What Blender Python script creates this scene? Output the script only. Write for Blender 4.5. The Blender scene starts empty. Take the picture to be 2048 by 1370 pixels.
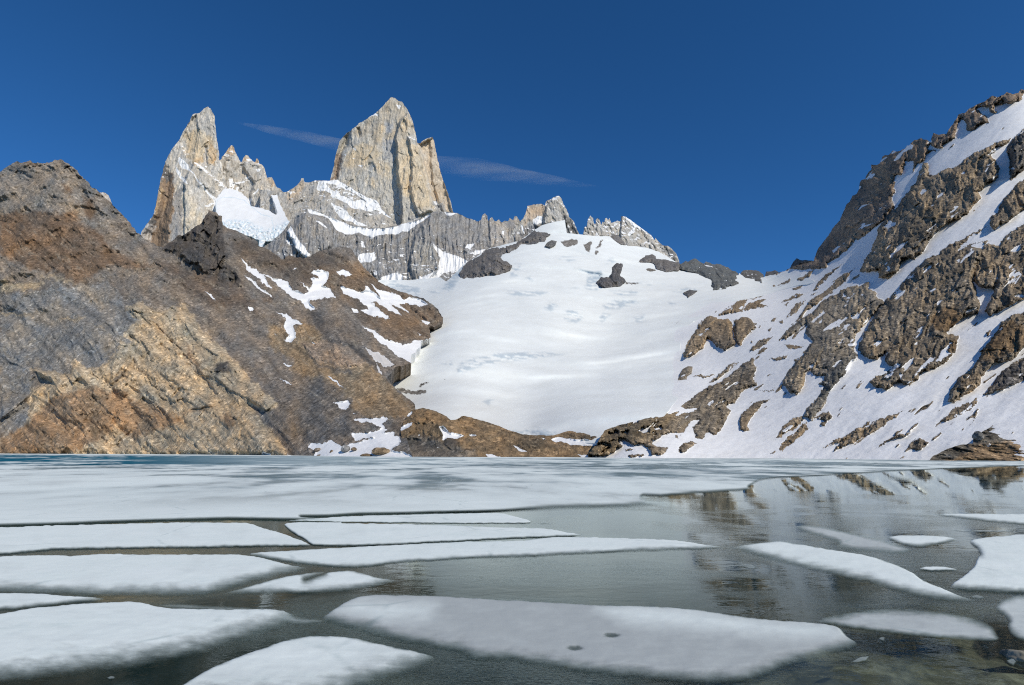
import bpy, math, numpy as np
from mathutils import Matrix, Vector
scene = bpy.context.scene
# ------------------------------------------------------------------ camera, sky, sun, exposure
F, CX, CY, HY, CAMH = 1100.0, 1024.0, 685.0, 905.0, 2.5
pitch = math.atan((HY - CY) / F); roll = math.radians(0.17)
fw = np.array([0, math.cos(pitch), math.sin(pitch)])
rt0 = np.array([1.0, 0, 0]); up0 = np.array([0, -math.sin(pitch), math.cos(pitch)])
rt = rt0 * math.cos(roll) + up0 * math.sin(roll); up = -rt0 * math.sin(roll) + up0 * math.cos(roll)
cd = bpy.data.cameras.new('camera'); cam = bpy.data.objects.new('camera', cd)
scene.collection.objects.link(cam); scene.camera = cam
cd.sensor_width = 36; cd.lens = 36 * F / 2048; cd.clip_start = 0.1; cd.clip_end = 60000
cam.matrix_world = Matrix(((rt[0], up[0], -fw[0], 0), (rt[1], up[1], -fw[1], 0), (rt[2], up[2], -fw[2], CAMH), (0, 0, 0, 1)))

SUN = np.array([0.52, -0.60, 0.62]); SUN /= np.linalg.norm(SUN)       # direction towards the sun
sun_el = math.asin(SUN[2]); sun_az = math.atan2(SUN[0], SUN[1])
w = bpy.data.worlds.new('World'); scene.world = w; w.use_nodes = True
nt = w.node_tree; bg = nt.nodes['Background']; sky = nt.nodes.new('ShaderNodeTexSky')
sky.sky_type = 'NISHITA'; sky.sun_disc = False; sky.sun_elevation = sun_el; sky.sun_rotation = sun_az
sky.altitude = 2500; sky.air_density = 0.75; sky.dust_density = 0.0; sky.ozone_density = 5.0
hs = nt.nodes.new('ShaderNodeHueSaturation'); hs.inputs['Saturation'].default_value = 1.2; hs.inputs['Hue'].default_value = 0.5
nt.links.new(sky.outputs[0], hs.inputs['Color']); nt.links.new(hs.outputs[0], bg.inputs[0]); bg.inputs[1].default_value = 0.135
sl = bpy.data.lights.new('sun', 'SUN'); sl.energy = 3.7; sl.angle = math.radians(0.5); sl.color = (1, 0.93, 0.81)
so = bpy.data.objects.new('sun', sl); scene.collection.objects.link(so)
so.rotation_euler = Vector(SUN).to_track_quat('Z', 'Y').to_euler()
scene.view_settings.view_transform = 'Standard'; scene.view_settings.look = 'None'
scene.view_settings.exposure = 0.0; scene.view_settings.gamma = 1.0
scene.render.engine = 'CYCLES'; scene.cycles.max_bounces = 6; scene.cycles.transparent_max_bounces = 16
scene.cycles.volume_bounces = 0; scene.cycles.use_denoising = False; scene.cycles.filter_width = 1.1

# ------------------------------------------------------------------ helpers
rng = np.random.default_rng(7)
PERM = rng.permutation(256); PERM = np.concatenate([PERM, PERM, PERM])
GR = rng.normal(size=(256, 3)); GR /= np.linalg.norm(GR, axis=1)[:, None]
def pnoise(x, y, z=0.0):
    x, y, z = np.broadcast_arrays(np.asarray(x, float), y, z)
    xi, yi, zi = np.floor(x).astype(int), np.floor(y).astype(int), np.floor(z).astype(int)
    fx, fy, fz = x - xi, y - yi, z - zi
    ux, uy, uz = [t * t * t * (t * (t * 6 - 15) + 10) for t in (fx, fy, fz)]
    out = np.zeros(x.shape)
    for dx in (0, 1):
        wx = ux if dx else 1 - ux
        for dy in (0, 1):
            wy = uy if dy else 1 - uy
            a = PERM[(xi + dx) & 255]; b = PERM[a + ((yi + dy) & 255)]
            for dz in (0, 1):
                wz = uz if dz else 1 - uz
                g = GR[PERM[b + ((zi + dz) & 255)]]
                out += wx * wy * wz * (g[..., 0] * (fx - dx) + g[..., 1] * (fy - dy) + g[..., 2] * (fz - dz))
    return out * 1.6
def fbm(x, y, z=0.0, o=4, g=0.5):
    s = 0; a = 1; x = np.asarray(x, float); y = np.asarray(y, float); z = np.asarray(z, float)
    for k in range(o):
        s = s + a * pnoise(x + 17.3 * k, y + 5.1 * k, z + 9.7 * k); a *= g; x = x * 2.03; y = y * 2.03; z = z * 2.03
    return s
def ridged(x, y, z=0.0, o=4, g=0.5):
    s = 0; a = 1; x = np.asarray(x, float); y = np.asarray(y, float); z = np.asarray(z, float)
    for k in range(o):
        s = s + a * (1 - 2 * np.abs(pnoise(x + 13.7 * k, y + 3.3 * k, z + 7.9 * k))); a *= g; x = x * 2.03; y = y * 2.03; z = z * 2.03
    return s - .6
def facets(x, z, seed=0, tilt=1.0):
    """angular blocks: each jittered cell is a tilted plane with its own level"""
    x = np.asarray(x, float); z = np.asarray(z, float); xi = np.floor(x).astype(int); zi = np.floor(z).astype(int)
    best = np.full(x.shape, 9e9); out = np.zeros(x.shape)
    for dx in (-1, 0, 1):
        for dz in (-1, 0, 1):
            h = PERM[PERM[(xi + dx + seed) & 255] + ((zi + dz) & 255)]; g = GR[h]; q = GR[(h + 91) & 255]
            cx, cz = xi + dx + .5 + .45 * q[..., 0], zi + dz + .5 + .45 * q[..., 1]
            d = (x - cx) ** 2 + (z - cz) ** 2; m = d < best; best = np.where(m, d, best)
            out = np.where(m, tilt * (g[..., 0] * (x - cx) + g[..., 1] * (z - cz)) + .5 * g[..., 2], out)
    return out
def sstep(a, b, x):
    t = np.clip((x - a) / (b - a), 0, 1); return t * t * (3 - 2 * t)
def uv(px, py):
    a = (np.asarray(px, float) - CX) / F; b = -(np.asarray(py, float) - CY) / F
    dx = fw[0] + a * rt[0] + b * up[0]; dy = fw[1] + a * rt[1] + b * up[1]; dz = fw[2] + a * rt[2] + b * up[2]
    return dx / dy, dz / dy
# crops the outlines were read in: origin and scale
REG = dict(R1=(0, 180, 2.9257), R2=(500, 160, 2.9257), R3=(1000, 360, 2.9257), R4=(1500, 160, 3.4252), R5=(1300, 520, 2.738),
           R6=(0, 520, 2.9257), R7=(500, 480, 2.9257), W1=(0, 890, 2.854), W2=(600, 890, 2.56), W3=(1300, 890, 2.738),
           Z1=(270, 190, 4.281), Z2=(640, 180, 4.893), Z3=(1740, 160, 4.281), Z4=(1740, 460, 4.281), Z5=(1440, 460, 4.281),
           Z6=(1140, 700, 5.689), S=(0, 0, 1))
def T(txt):
    """'R1 x,y x,y W2 x,y' -> outline in photo pixels"""
    reg = REG['S']; out = []
    for tok in txt.split():
        if tok in REG: reg = REG[tok]; continue
        x, y = tok.split(','); out.append((reg[0] + float(x) / reg[2], reg[1] + float(y) / reg[2]))
    return np.array(out)
def TS(txt): return [T(t) for t in txt.split(';') if t.strip()]
def densify(poly, d):
    out = []
    for a, b in zip(poly, np.roll(poly, -1, 0)):
        n = max(1, int(np.hypot(*(b - a)) / d)); out += [a + (b - a) * k / n for k in range(n)]
    return np.array(out)
def smooth_poly(poly, it=2):
    for _ in range(it):
        q = np.roll(poly, -1, 0); poly = np.stack([poly * .75 + q * .25, poly * .25 + q * .75], 1).reshape(-1, 2)
    return poly
def jag(poly, amp, scale=9, d=1.6, seed=0):
    p = densify(poly, d)
    q = p.copy()
    q[:, 0] += amp * fbm(p[:, 0] / scale, p[:, 1] / scale, seed + .5, 3, .6)
    q[:, 1] += amp * fbm(p[:, 0] / scale + 40, p[:, 1] / scale, seed + 3.5, 3, .6)
    return q
def inside(px, py, poly):
    r = np.zeros(px.shape, bool); x1, y1 = poly[:, 0], poly[:, 1]; x2, y2 = np.roll(x1, -1), np.roll(y1, -1)
    for a, b, c, d in zip(x1, y1, x2, y2):
        if b == d: continue
        m = (b > py) != (d > py)
        r ^= m & (px < (c - a) * (py - b) / (d - b) + a)
    return r
def seg_dist(px, py, A, B):
    best = np.full(px.shape, 1e18)
    for (a, b), (c, d) in zip(A, B):
        ex, ey = c - a, d - b; t = np.clip(((px - a) * ex + (py - b) * ey) / (ex * ex + ey * ey + 1e-12), 0, 1)
        best = np.minimum(best, (px - a - t * ex) ** 2 + (py - b - t * ey) ** 2)
    return np.sqrt(best)
def nearest(px, py, poly):
    best = np.full(px.shape, 1e18); bx = px.copy(); by = py.copy()
    for (a, b), (c, d) in zip(poly, np.roll(poly, -1, 0)):
        ex, ey = c - a, d - b; L = ex * ex + ey * ey + 1e-12
        t = np.clip(((px - a) * ex + (py - b) * ey) / L, 0, 1)
        qx, qy = a + t * ex, b + t * ey; dd = (px - qx) ** 2 + (py - qy) ** 2
        m = dd < best; best = np.where(m, dd, best); bx = np.where(m, qx, bx); by = np.where(m, qy, by)
    return np.sqrt(best), bx, by
def sdf(px, py, poly, margin=30):
    """signed distance in pixels, positive inside, -margin far away"""
    out = np.full(px.shape, -float(margin))
    lo, hi = poly.min(0) - margin, poly.max(0) + margin
    m = (px > lo[0]) & (px < hi[0]) & (py > lo[1]) & (py < hi[1])
    if m.any():
        x, y = px[m], py[m]; d, _, _ = nearest(x, y, poly)
        out[m] = np.maximum(np.where(inside(x, y, poly), d, -d), -margin)
    return out
def sdfs(px, py, polys, margin=30):
    out = np.full(px.shape, -float(margin))
    for p in polys: out = np.maximum(out, sdf(px, py, p, margin))
    return out
class Field:
    """thin-plate surface of inverse distance through 'px,py,Y' control points (exact for planes)"""
    def __init__(s, txt, lam=1e-4):
        c = np.array([[float(v) for v in t.split(',')] for t in txt.split()])
        u, v = uv(c[:, 0], c[:, 1]); s.p = np.stack([u, v], 1); n = len(c)
        K = s.k(s.p[:, None] - s.p[None]) + lam * np.eye(n); P = np.concatenate([np.ones((n, 1)), s.p], 1)
        A = np.block([[K, P], [P.T, np.zeros((3, 3))]]); b = np.concatenate([1000 / c[:, 2], np.zeros(3)])
        s.w = np.linalg.solve(A, b)
        s.lo, s.hi = c[:, 2].min() * .8, c[:, 2].max() * 1.3
    @staticmethod
    def k(d):
        r2 = (d ** 2).sum(-1); return .5 * r2 * np.log(r2 + 1e-12)
    def __call__(s, px, py):
        u, v = uv(px, py); out = np.zeros(u.shape)
        q = np.stack([u, v], -1).reshape(-1, 2); r = np.zeros(len(q))
        for i in range(0, len(q), 20000):
            b = q[i:i + 20000]; r[i:i + 20000] = s.k(b[:, None] - s.p[None]) @ s.w[:-3] + s.w[-3] + b @ s.w[-2:]
        return 1000 / np.clip(r, 1000 / s.hi, 1000 / s.lo).reshape(u.shape)
def link(o, **kw):
    scene.collection.objects.link(o)
    for k, v in kw.items(): o[k] = v
    return o
def make_mesh(name, P, faces, mat, attrs=None, smooth=True, center=False):
    me = bpy.data.meshes.new(name); loc = np.zeros(3)
    if center: loc = np.array([P[:, 0].mean(), P[:, 1].mean(), P[:, 2].min()]); P = P - loc
    faces = np.asarray(faces)
    me.vertices.add(len(P)); me.vertices.foreach_set('co', P.astype(np.float32).ravel())
    k = faces.shape[1]
    me.loops.add(faces.size); me.loops.foreach_set('vertex_index', faces.astype(np.int32).ravel())
    me.polygons.add(len(faces)); me.polygons.foreach_set('loop_start', np.arange(0, faces.size, k, dtype=np.int32))
    me.polygons.foreach_set('loop_total', np.full(len(faces), k, dtype=np.int32))
    me.update(calc_edges=True); me.validate()
    if smooth: me.polygons.foreach_set('use_smooth', np.ones(len(me.polygons), bool))
    for n, v in (attrs or {}).items():
        if v.ndim == 1:
            a = me.attributes.new(n, 'FLOAT', 'POINT'); a.data.foreach_set('value', v.astype(np.float32))
        else:
            a = me.attributes.new(n, 'FLOAT_COLOR', 'POINT'); a.data.foreach_set('color', np.concatenate([v, np.ones((len(v), 1))], 1).astype(np.float32).ravel())
    me.materials.append(mat)
    o = bpy.data.objects.new(name, me); o.location = loc
    return o
def grid(poly, sx, sy):
    """pixel grid clipped to an outline: px, py, faces, boundary loop edges"""
    lo, hi = poly.min(0), poly.max(0)
    xs = np.arange(lo[0] - sx, hi[0] + 2 * sx, sx); ys = np.arange(lo[1] - sy, hi[1] + 2 * sy, sy)
    px, py = np.meshgrid(xs, ys); ny, nx = px.shape
    ins = inside(px, py, poly)
    nb = np.zeros_like(ins); q = np.pad(ins, 1)
    for i in (0, 1, 2):
        for j in (0, 1, 2): nb |= q[i:i + ny, j:j + nx]
    sn = nb & ~ins
    if sn.any():
        _, bx, by = nearest(px[sn] / sx, py[sn] / sy, poly / np.array([sx, sy])); px[sn] = bx * sx; py[sn] = by * sy
    ok = ins | sn
    idx = np.arange(ny * nx).reshape(ny, nx)
    cell = ok[:-1, :-1] & ok[1:, :-1] & ok[:-1, 1:] & ok[1:, 1:] & (ins[:-1, :-1] | ins[1:, :-1] | ins[:-1, 1:] | ins[1:, 1:])
    f = np.stack([idx[:-1, :-1][cell], idx[1:, :-1][cell], idx[1:, 1:][cell], idx[:-1, 1:][cell]], 1)
    used = np.unique(f); remap = np.full(ny * nx, -1); remap[used] = np.arange(len(used))
    f = remap[f]; px = px.ravel()[used]; py = py.ravel()[used]
    e = np.concatenate([f[:, [0, 1]], f[:, [1, 2]], f[:, [2, 3]], f[:, [3, 0]]])
    key = np.sort(e, 1); kk = key[:, 0] * (len(used) + 1) + key[:, 1]
    _, first, cnt = np.unique(kk, return_index=True, return_counts=True)
    return px, py, f, e[first[cnt == 1]]
def normals(P, f):
    d1 = P[f[:, 2]] - P[f[:, 0]]; d2 = P[f[:, 3]] - P[f[:, 1]]; n = np.cross(d2, d1)
    N = np.zeros_like(P)
    for k in range(4): np.add.at(N, f[:, k], n)
    N /= np.linalg.norm(N, axis=1)[:, None] + 1e-9
    N[(N * (np.array([0, 0, CAMH]) - P)).sum(1) < 0] *= -1
    return N
def patch(name, outline, field, mat, step=1.6, j=1.5, jscale=9, disp=None, raises=(), paint=None, thick=60, drop=.35, off=0.0, seed=0, center=False, sy=None, **props):
    """a piece of mountain: front surface over the outline at its own distance, closed backwards by a skirt"""
    poly = jag(outline, j, jscale, seed=seed) if j else densify(outline, 3)
    px, py, f, be = grid(poly, step, sy or step)
    wx = px + 3.0 * fbm(px / 22, py / 22, 1.5, 3); wy = py + 3.0 * fbm(px / 22, py / 22, 8.5, 3)
    Y = field(px, py) * (1 + off)
    u, v = uv(px, py)
    W = lambda Y: np.stack([u * Y, Y, CAMH + v * Y], 1)
    for polys, m, edge in raises:
        for q in polys: Y = Y - m * sstep(0, edge, sdf(wx, wy, q, edge + 2))
    ctx = dict(px=px, py=py, wx=wx, wy=wy, poly=poly, u=u, v=v)
    if disp is not None: Y = Y - disp(W(Y), ctx)
    P = W(Y); ctx['P'] = P; ctx['N'] = normals(P, f)
    attrs = paint(ctx)
    # skirt
    bi = np.unique(be); m2 = np.full(len(P), -1); m2[bi] = np.arange(len(bi)) + len(P)
    m3 = np.full(len(P), -1); m3[bi] = np.arange(len(bi)) + len(P) + len(bi)
    Y2 = Y[bi] + thick; P2 = np.stack([u[bi] * Y2, Y2, CAMH + v[bi] * Y2 - drop * thick], 1)
    sk = np.stack([m2[be[:, 1]], m2[be[:, 0]], m3[be[:, 0]], m3[be[:, 1]]], 1)
    ff = np.concatenate([f, sk]); PP = np.concatenate([P, P[bi], P2])
    attrs = {k: np.concatenate([a, a[bi], a[bi]]) for k, a in attrs.items()}
    o = make_mesh(name, PP, ff, mat, attrs, center=center)
    link(o, **props); return o
def zones(c, base, zs, soft=4, extra=0):
    """lay colour zones (outline list, colour, softness) over a base colour"""
    n = len(c['px']); col = np.tile(np.array(base, float), (n, 1))
    wx = c['wx'] + 5 * fbm(c['px'] / 14, c['py'] / 14, 20.5, 4, .65); wy = c['wy'] + 5 * fbm(c['px'] / 14, c['py'] / 14, 31.5, 4, .65)
    for z in zs:
        s = z[2] if len(z) > 2 else soft
        m = sstep(-s, s, sdfs(wx, wy, z[0], s + 2))[:, None]
        col = col * (1 - m) + np.array(z[1]) * m
    return col
def stretched(c, ref):
    """rock-grain coordinates: across and up the face, in metres at distance ref (steep faces carry their grain upright, not lying along the slope)"""
    return np.stack([c['u'] * ref, 0 * c['u'] + 40.3, c['v'] * ref], 1)
def ledges(c, ref, w, h, thr):
    """snow caught on small ledges"""
    Q = stretched(c, ref); n = fbm(Q[:, 0] / w, 3.7, Q[:, 2] / h + .25 * Q[:, 0] / w, 4, .6); return np.clip(.5 + (n - thr) * 3, 0, 1)
def edge01(s, w=1.0): return np.clip(.5 + s / (2 * w), 0, 1)

# ------------------------------------------------------------------ materials
class NT:
    def __init__(s, name):
        s.m = bpy.data.materials.new(name); s.m.use_nodes = True; s.t = s.m.node_tree; s.t.nodes.clear()
        s.out = s.n('OutputMaterial')
    def n(s, typ, **kw):
        d = s.t.nodes.new('ShaderNode' + typ)
        for k, v in kw.items(): setattr(d, k, v)
        return d
    def l(s, a, b): s.t.links.new(a, b)
    def set(s, node, **kw):
        for k, v in kw.items():
            i = node.inputs[int(k[1:])] if k[0] == 'i' and k[1:].isdigit() else node.inputs[k.replace('_', ' ')]
            if hasattr(v, 'is_output') or isinstance(v, bpy.types.NodeSocket): s.l(v, i)
            else: i.default_value = v
        return node
    def noise(s, vec, scale, detail=6, rough=.6, dist=0):
        return s.set(s.n('TexNoise'), Vector=vec, Scale=scale, Detail=detail, Roughness=rough, Distortion=dist).outputs['Fac']
    def math(s, op, a, b=0.0, c=None, clamp=False):
        d = s.n('Math', operation=op, use_clamp=clamp); s.set(d, i0=a, i1=b)
        if c is not None: s.set(d, i2=c)
        return d.outputs[0]
    def mr(s, x, a, b, c=0.0, d=1.0, smooth=False):
        m = s.n('MapRange', interpolation_type='SMOOTHSTEP' if smooth else 'LINEAR'); s.set(m, i0=x, i1=a, i2=b, i3=c, i4=d); return m.outputs[0]
    def mix(s, f, a, b, mode='MIX'):
        m = s.n('Mix', data_type='RGBA', blend_type=mode); s.set(m, i0=f, i6=a, i7=b); return m.outputs[2]
    def attr(s, name):
        return s.n('Attribute', attribute_name=name)
    def mapping(s, vec, scale, rot=(0, 0, 0)):
        m = s.n('Mapping'); s.set(m, Vector=vec, Scale=scale, Rotation=rot); return m.outputs[0]
def rgb(r, g, b): return (r, g, b, 1)
def terrain_mat(name, size, bump=.8, aniso=(1, 1, 1), ang=0, cell=.26, ice=(.46, .53, .57), snow=(.82, .82, .81), contrast=(.62, 1.38)):
    """rock and snow: 'col' is the stone colour, 'snow' where snow lies, 'ice' where blue glacier ice is bare; size = metres of the finest grain"""
    t = NT(name); pos = t.n('NewGeometry').outputs['Position']
    mm = t.n('Mapping', vector_type='TEXTURE'); t.set(mm, Vector=pos, Rotation=(0, math.radians(ang), 0), Scale=tuple(1 / a_ for a_ in aniso)); mp = mm.outputs[0]
    n1 = t.noise(mp, 1 / (size * 9), 9, .68); n2 = t.noise(mp, 1 / (size * 2.2), 5, .6); n3 = t.noise(pos, 1 / (size * 60), 4, .6); vo = t.n('TexVoronoi'); t.set(vo, Vector=mp, Scale=1 / (size * 3.6)); cs = t.n('SeparateColor'); t.l(vo.outputs['Color'], cs.inputs[0]); n4 = cs.outputs[0]
    fac = t.mr(n1, .3, .7, *contrast); fac2 = t.math('MULTIPLY', t.mr(n2, .3, .7, .70, 1.30), t.math('MULTIPLY', t.mr(n4, 0, 1, 1 - cell, 1 + cell), t.math('ADD', t.mr(n4, .90, .93, 1, 1 + 2.2 * cell), t.mr(n4, .07, .04, 0, -1.6 * cell)))); fac3 = t.mr(n3, .3, .7, .9, 1.1)
    fac = t.math('MULTIPLY', t.math('MULTIPLY', fac, fac2), fac3)
    col = t.mix(1.0, t.attr('col').outputs['Color'], t.set(t.n('CombineColor'), i0=fac, i1=fac, i2=fac).outputs[0], 'MULTIPLY')
    sn = t.attr('snow').outputs['Fac']
    s2 = t.math('ADD', sn, t.mr(n2, .3, .7, -.22, .22)); s2 = t.mr(s2, .42, .58, 0, 1, True)
    d = t.noise(pos, 1 / (size * 25), 5, .6)
    sc = t.mix(t.mr(d, .35, .7), rgb(*snow), rgb(snow[0] * .93, snow[1] * .925, snow[2] * .915))
    sc = t.mix(t.attr('ice').outputs['Fac'], sc, rgb(*ice))
    sc = t.mix(t.attr('dirt').outputs['Fac'], sc, rgb(.42, .36, .30))
    base = t.mix(s2, col, sc)
    h = t.math('ADD', t.math('MULTIPLY', n1, 1.0), t.math('MULTIPLY', n2, .35))
    hs = t.math('MULTIPLY', t.noise(pos, 1 / (size * 12), 6, .6), .28)
    hh = t.set(t.n('Mix'), i0=s2, i2=h, i3=hs).outputs[0]
    b = t.set(t.n('Bump'), Strength=bump, Distance=size * 5, Height=hh).outputs[0]
    p = t.set(t.n('BsdfPrincipled'), Base_Color=base, Roughness=t.mr(s2, 0, 1, .9, .7), Specular_IOR_Level=.12, Normal=b)
    t.l(p.outputs[0], t.out.inputs[0]); return t.m
# ------------------------------------------------------------------ distance fields
F_TERR = Field('1160,905,300 1400,916,280 1700,918,250 1860,921,225 2048,921,200 2250,925,180 1000,855,430 1060,865,410 900,840,430 820,790,560 1300,850,340 '
  '1000,760,620 1200,760,600 1300,800,450 900,660,900 1100,650,950 1300,650,950 900,580,1450 1100,540,1500 1250,560,1450 1110,445,2200 1000,500,1900 '
  '1250,480,2100 1360,520,1900 1530,545,1500 870,560,1800 1640,500,1150 1640,700,450 1640,600,700 1800,330,1050 1800,500,640 1800,700,380 1800,850,265 '
  '2048,190,880 2048,400,560 2048,600,370 2048,800,250 2250,300,650 2250,700,260 1480,640,780 1450,760,500 1500,850,340 760,600,1700 740,560,1800')
F_HILL = Field('0,908,560 300,910,520 560,913,400 700,914,330 820,915,310 1000,917,300 -60,340,1000 0,340,1000 120,320,1000 230,410,960 300,485,950 330,496,930 425,425,1250 '
  '520,490,1150 570,515,1100 690,497,1200 760,565,1100 870,620,1000 885,640,950 860,676,850 800,730,600 780,760,530 830,815,430 150,620,740 300,620,740 300,800,590 '
  '450,700,650 150,800,600 560,700,680 600,600,880 550,850,450 700,700,640 700,800,470 -60,620,760 -60,900,560')
F_MOR = Field('780,915,315 1000,917,300 1250,917,290 830,815,400 940,833,400 1020,860,380 1100,870,370 1200,855,385 700,830,440 600,900,330')
F_POIN = Field('300,480,3150 420,480,3180 430,230,3320 350,330,3280 400,350,3240 330,440,3160 450,400,3300')
F_NEED = Field('450,440,3380 570,440,3400 460,290,3520 540,360,3480')
F_FITZ = Field('660,440,3500 800,440,3400 900,440,3420 690,300,3650 785,196,3680 850,270,3640 780,320,3530 870,340,3560')
F_SHOU = Field('560,430,3150 700,470,3000 600,365,3250 690,365,3230 790,450,3080 830,470,3050 650,420,3110')
F_HANG = Field('430,400,3100 560,400,3150 500,440,2960 440,450,2920 580,445,2900 500,490,2780 560,480,2800')
F_WALL = Field('520,500,2480 620,420,2620 700,460,2600 760,470,2590 860,440,2640 900,430,2680 1040,440,2720 700,540,2420 800,590,2250 900,560,2250 1000,520,2400 950,480,2520 620,500,2450')
F_RNEED = Field('1040,500,2550 1110,395,2700 1120,450,2620 1250,435,2700 1250,490,2560 1350,520,2600')

GREY = (.30, .285, .265)
def snow_by_slope(c, nz0, nz1, scale, bias=0.0):
    P = c['P']; return sstep(nz0, nz1, c['N'][:, 2] + .22 * fbm(P[:, 0] / scale, P[:, 1] / scale, P[:, 2] / scale, 4) + bias)
def rockvar(c, s, amp=.18):
    P = c['P']; a = fbm(P[:, 0] / s, P[:, 1] / s, P[:, 2] / s, 4); b = fbm(P[:, 0] / s + 50, P[:, 1] / s, P[:, 2] / s * .4, 3)
    return (1 + amp * a)[:, None] * (1 + .07 * b[:, None] * np.array([1, .1, -1.2]))
def granite_disp(s1, a1, s2, a2, blk=60, ab=9):
    def d(P, c):
        X, Y, Z = P.T
        wob = 14 * fbm(X / 90, Y / 90, Z / 130, 3)
        r = a1 * ridged((X + wob) / s1, Y / s1 * .5, Z / (s1 * 8), 3, .55) + a2 * ridged((X + wob * .6) / s2, Y / s2 * .5, Z / (s2 * 6), 2)
        r = r * np.clip(.75 + .7 * fbm(X / 150, 7.7, Z / 170, 3), .15, 1.6)
        r = r + ab * .9 * facets((X + wob) / (s1 * 1.3), Z / (s1 * 3.4), 5) + ab * .35 * facets((X + wob) / s2 / 1.4, Z / (s2 * 3), 9)
        return r + .6 * ab * fbm(X / blk, Y / blk, Z / blk * .7, 5, .55) + 2.5 * ridged(X / 15, Y / 30, Z / 45, 3)
    return d
M_FAR = terrain_mat('granite_and_snow', 1.6, .4, (1, 1, .3), cell=.07, contrast=(.88, 1.12))
M_HANG = terrain_mat('hanging_glacier_ice', 1.3, .4, ice=(.46, .61, .69))
M_WALL = terrain_mat('grey_wall_rock_and_snow', 1.5, .6, (1, 1, .14), cell=.12, contrast=(.74, 1.26))
M_HILL = terrain_mat('brown_hill_rock', .55, .85, (1, .55, .65), 0, cell=.17, contrast=(.58, 1.42))
M_RIGHT = terrain_mat('dark_slope_rock_and_snow', .45, 1.0, (.6, .5, 1), 50, contrast=(.5, 1.5))
M_GLAC = terrain_mat('glacier_snow', 1.0, .35, snow=(.795, .82, .795))

HANG = 'Z1 690,895 740,830 770,795 820,805 860,810 910,845 950,870 975,930 1000,955 1080,970 1140,985 1210,1030 1220,1000 1190,920 1170,860 1220,860 1240,920 1270,990 1310,1065 1330,1090 1290,1150 1240,1240 1180,1250 1120,1255 1080,1320 1060,1300 1070,1250 1000,1220 900,1180 740,1180 690,1000'
def nearhang(c):
    return edge01(sdf(c['wx'], c['wy'], T(HANG), 20) + 1.5 + 9 * fbm(c['px'] / 7 + .3 * c['py'] / 7, c['py'] / 11, .6, 4), 1.2)
# ------------------------------------------------------------------ pale granite spire (left) and needles
def paint_poin(c):
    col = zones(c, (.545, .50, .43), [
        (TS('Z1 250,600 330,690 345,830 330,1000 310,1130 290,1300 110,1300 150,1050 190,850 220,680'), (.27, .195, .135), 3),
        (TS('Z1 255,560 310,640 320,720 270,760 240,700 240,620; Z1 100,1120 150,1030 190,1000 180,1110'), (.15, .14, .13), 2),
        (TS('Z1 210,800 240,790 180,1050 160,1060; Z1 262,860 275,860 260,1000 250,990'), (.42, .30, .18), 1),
        (TS('Z1 330,830 400,780 410,900 405,1210 290,1300 310,1130 330,1000'), (.33, .31, .285), 2),  # dark face left of the edge: its shade is put into the colour
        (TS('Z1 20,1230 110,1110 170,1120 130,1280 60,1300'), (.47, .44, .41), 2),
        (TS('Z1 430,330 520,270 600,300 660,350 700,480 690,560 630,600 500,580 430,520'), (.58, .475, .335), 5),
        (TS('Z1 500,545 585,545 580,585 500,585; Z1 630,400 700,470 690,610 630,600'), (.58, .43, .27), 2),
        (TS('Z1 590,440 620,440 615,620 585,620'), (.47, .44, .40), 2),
        (TS('Z1 430,800 560,1000 580,1090 420,1200 410,900'), (.58, .52, .42), 3)])  # paler side right of that edge, its sunlight put into the colour
    col = col * rockvar(c, 45, .10)
    s = sdfs(c['wx'], c['wy'], TS('Z1 380,530 440,590 475,640 560,740 620,820 690,890 700,960 680,930 640,870 570,780 500,680 450,640 400,625 370,570; Z1 345,600 400,660 455,770 420,745 370,670;'
        'Z1 600,945 650,920 690,915 640,950; Z1 700,770 740,740 760,790 720,780'), 20)
    sn = np.maximum(edge01(s, 1.2), .9 * snow_by_slope(c, .58, .72, 30))
    return dict(col=col, snow=np.maximum(sn, nearhang(c)))
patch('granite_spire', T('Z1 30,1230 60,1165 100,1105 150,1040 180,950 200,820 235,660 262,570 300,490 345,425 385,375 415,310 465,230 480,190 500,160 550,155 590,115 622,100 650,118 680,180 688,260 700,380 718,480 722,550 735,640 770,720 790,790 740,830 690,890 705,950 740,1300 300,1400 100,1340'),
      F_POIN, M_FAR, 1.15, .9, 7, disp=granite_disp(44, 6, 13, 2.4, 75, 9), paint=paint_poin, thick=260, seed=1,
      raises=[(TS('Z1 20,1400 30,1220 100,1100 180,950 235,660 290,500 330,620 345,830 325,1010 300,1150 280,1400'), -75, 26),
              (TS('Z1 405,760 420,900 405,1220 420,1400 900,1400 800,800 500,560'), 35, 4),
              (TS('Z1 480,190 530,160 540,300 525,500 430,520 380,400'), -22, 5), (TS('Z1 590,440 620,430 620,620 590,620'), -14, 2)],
      kind='structure', label='pale granite spire with a tan summit wall, the left one of the two tall towers', category='mountain')
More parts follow.
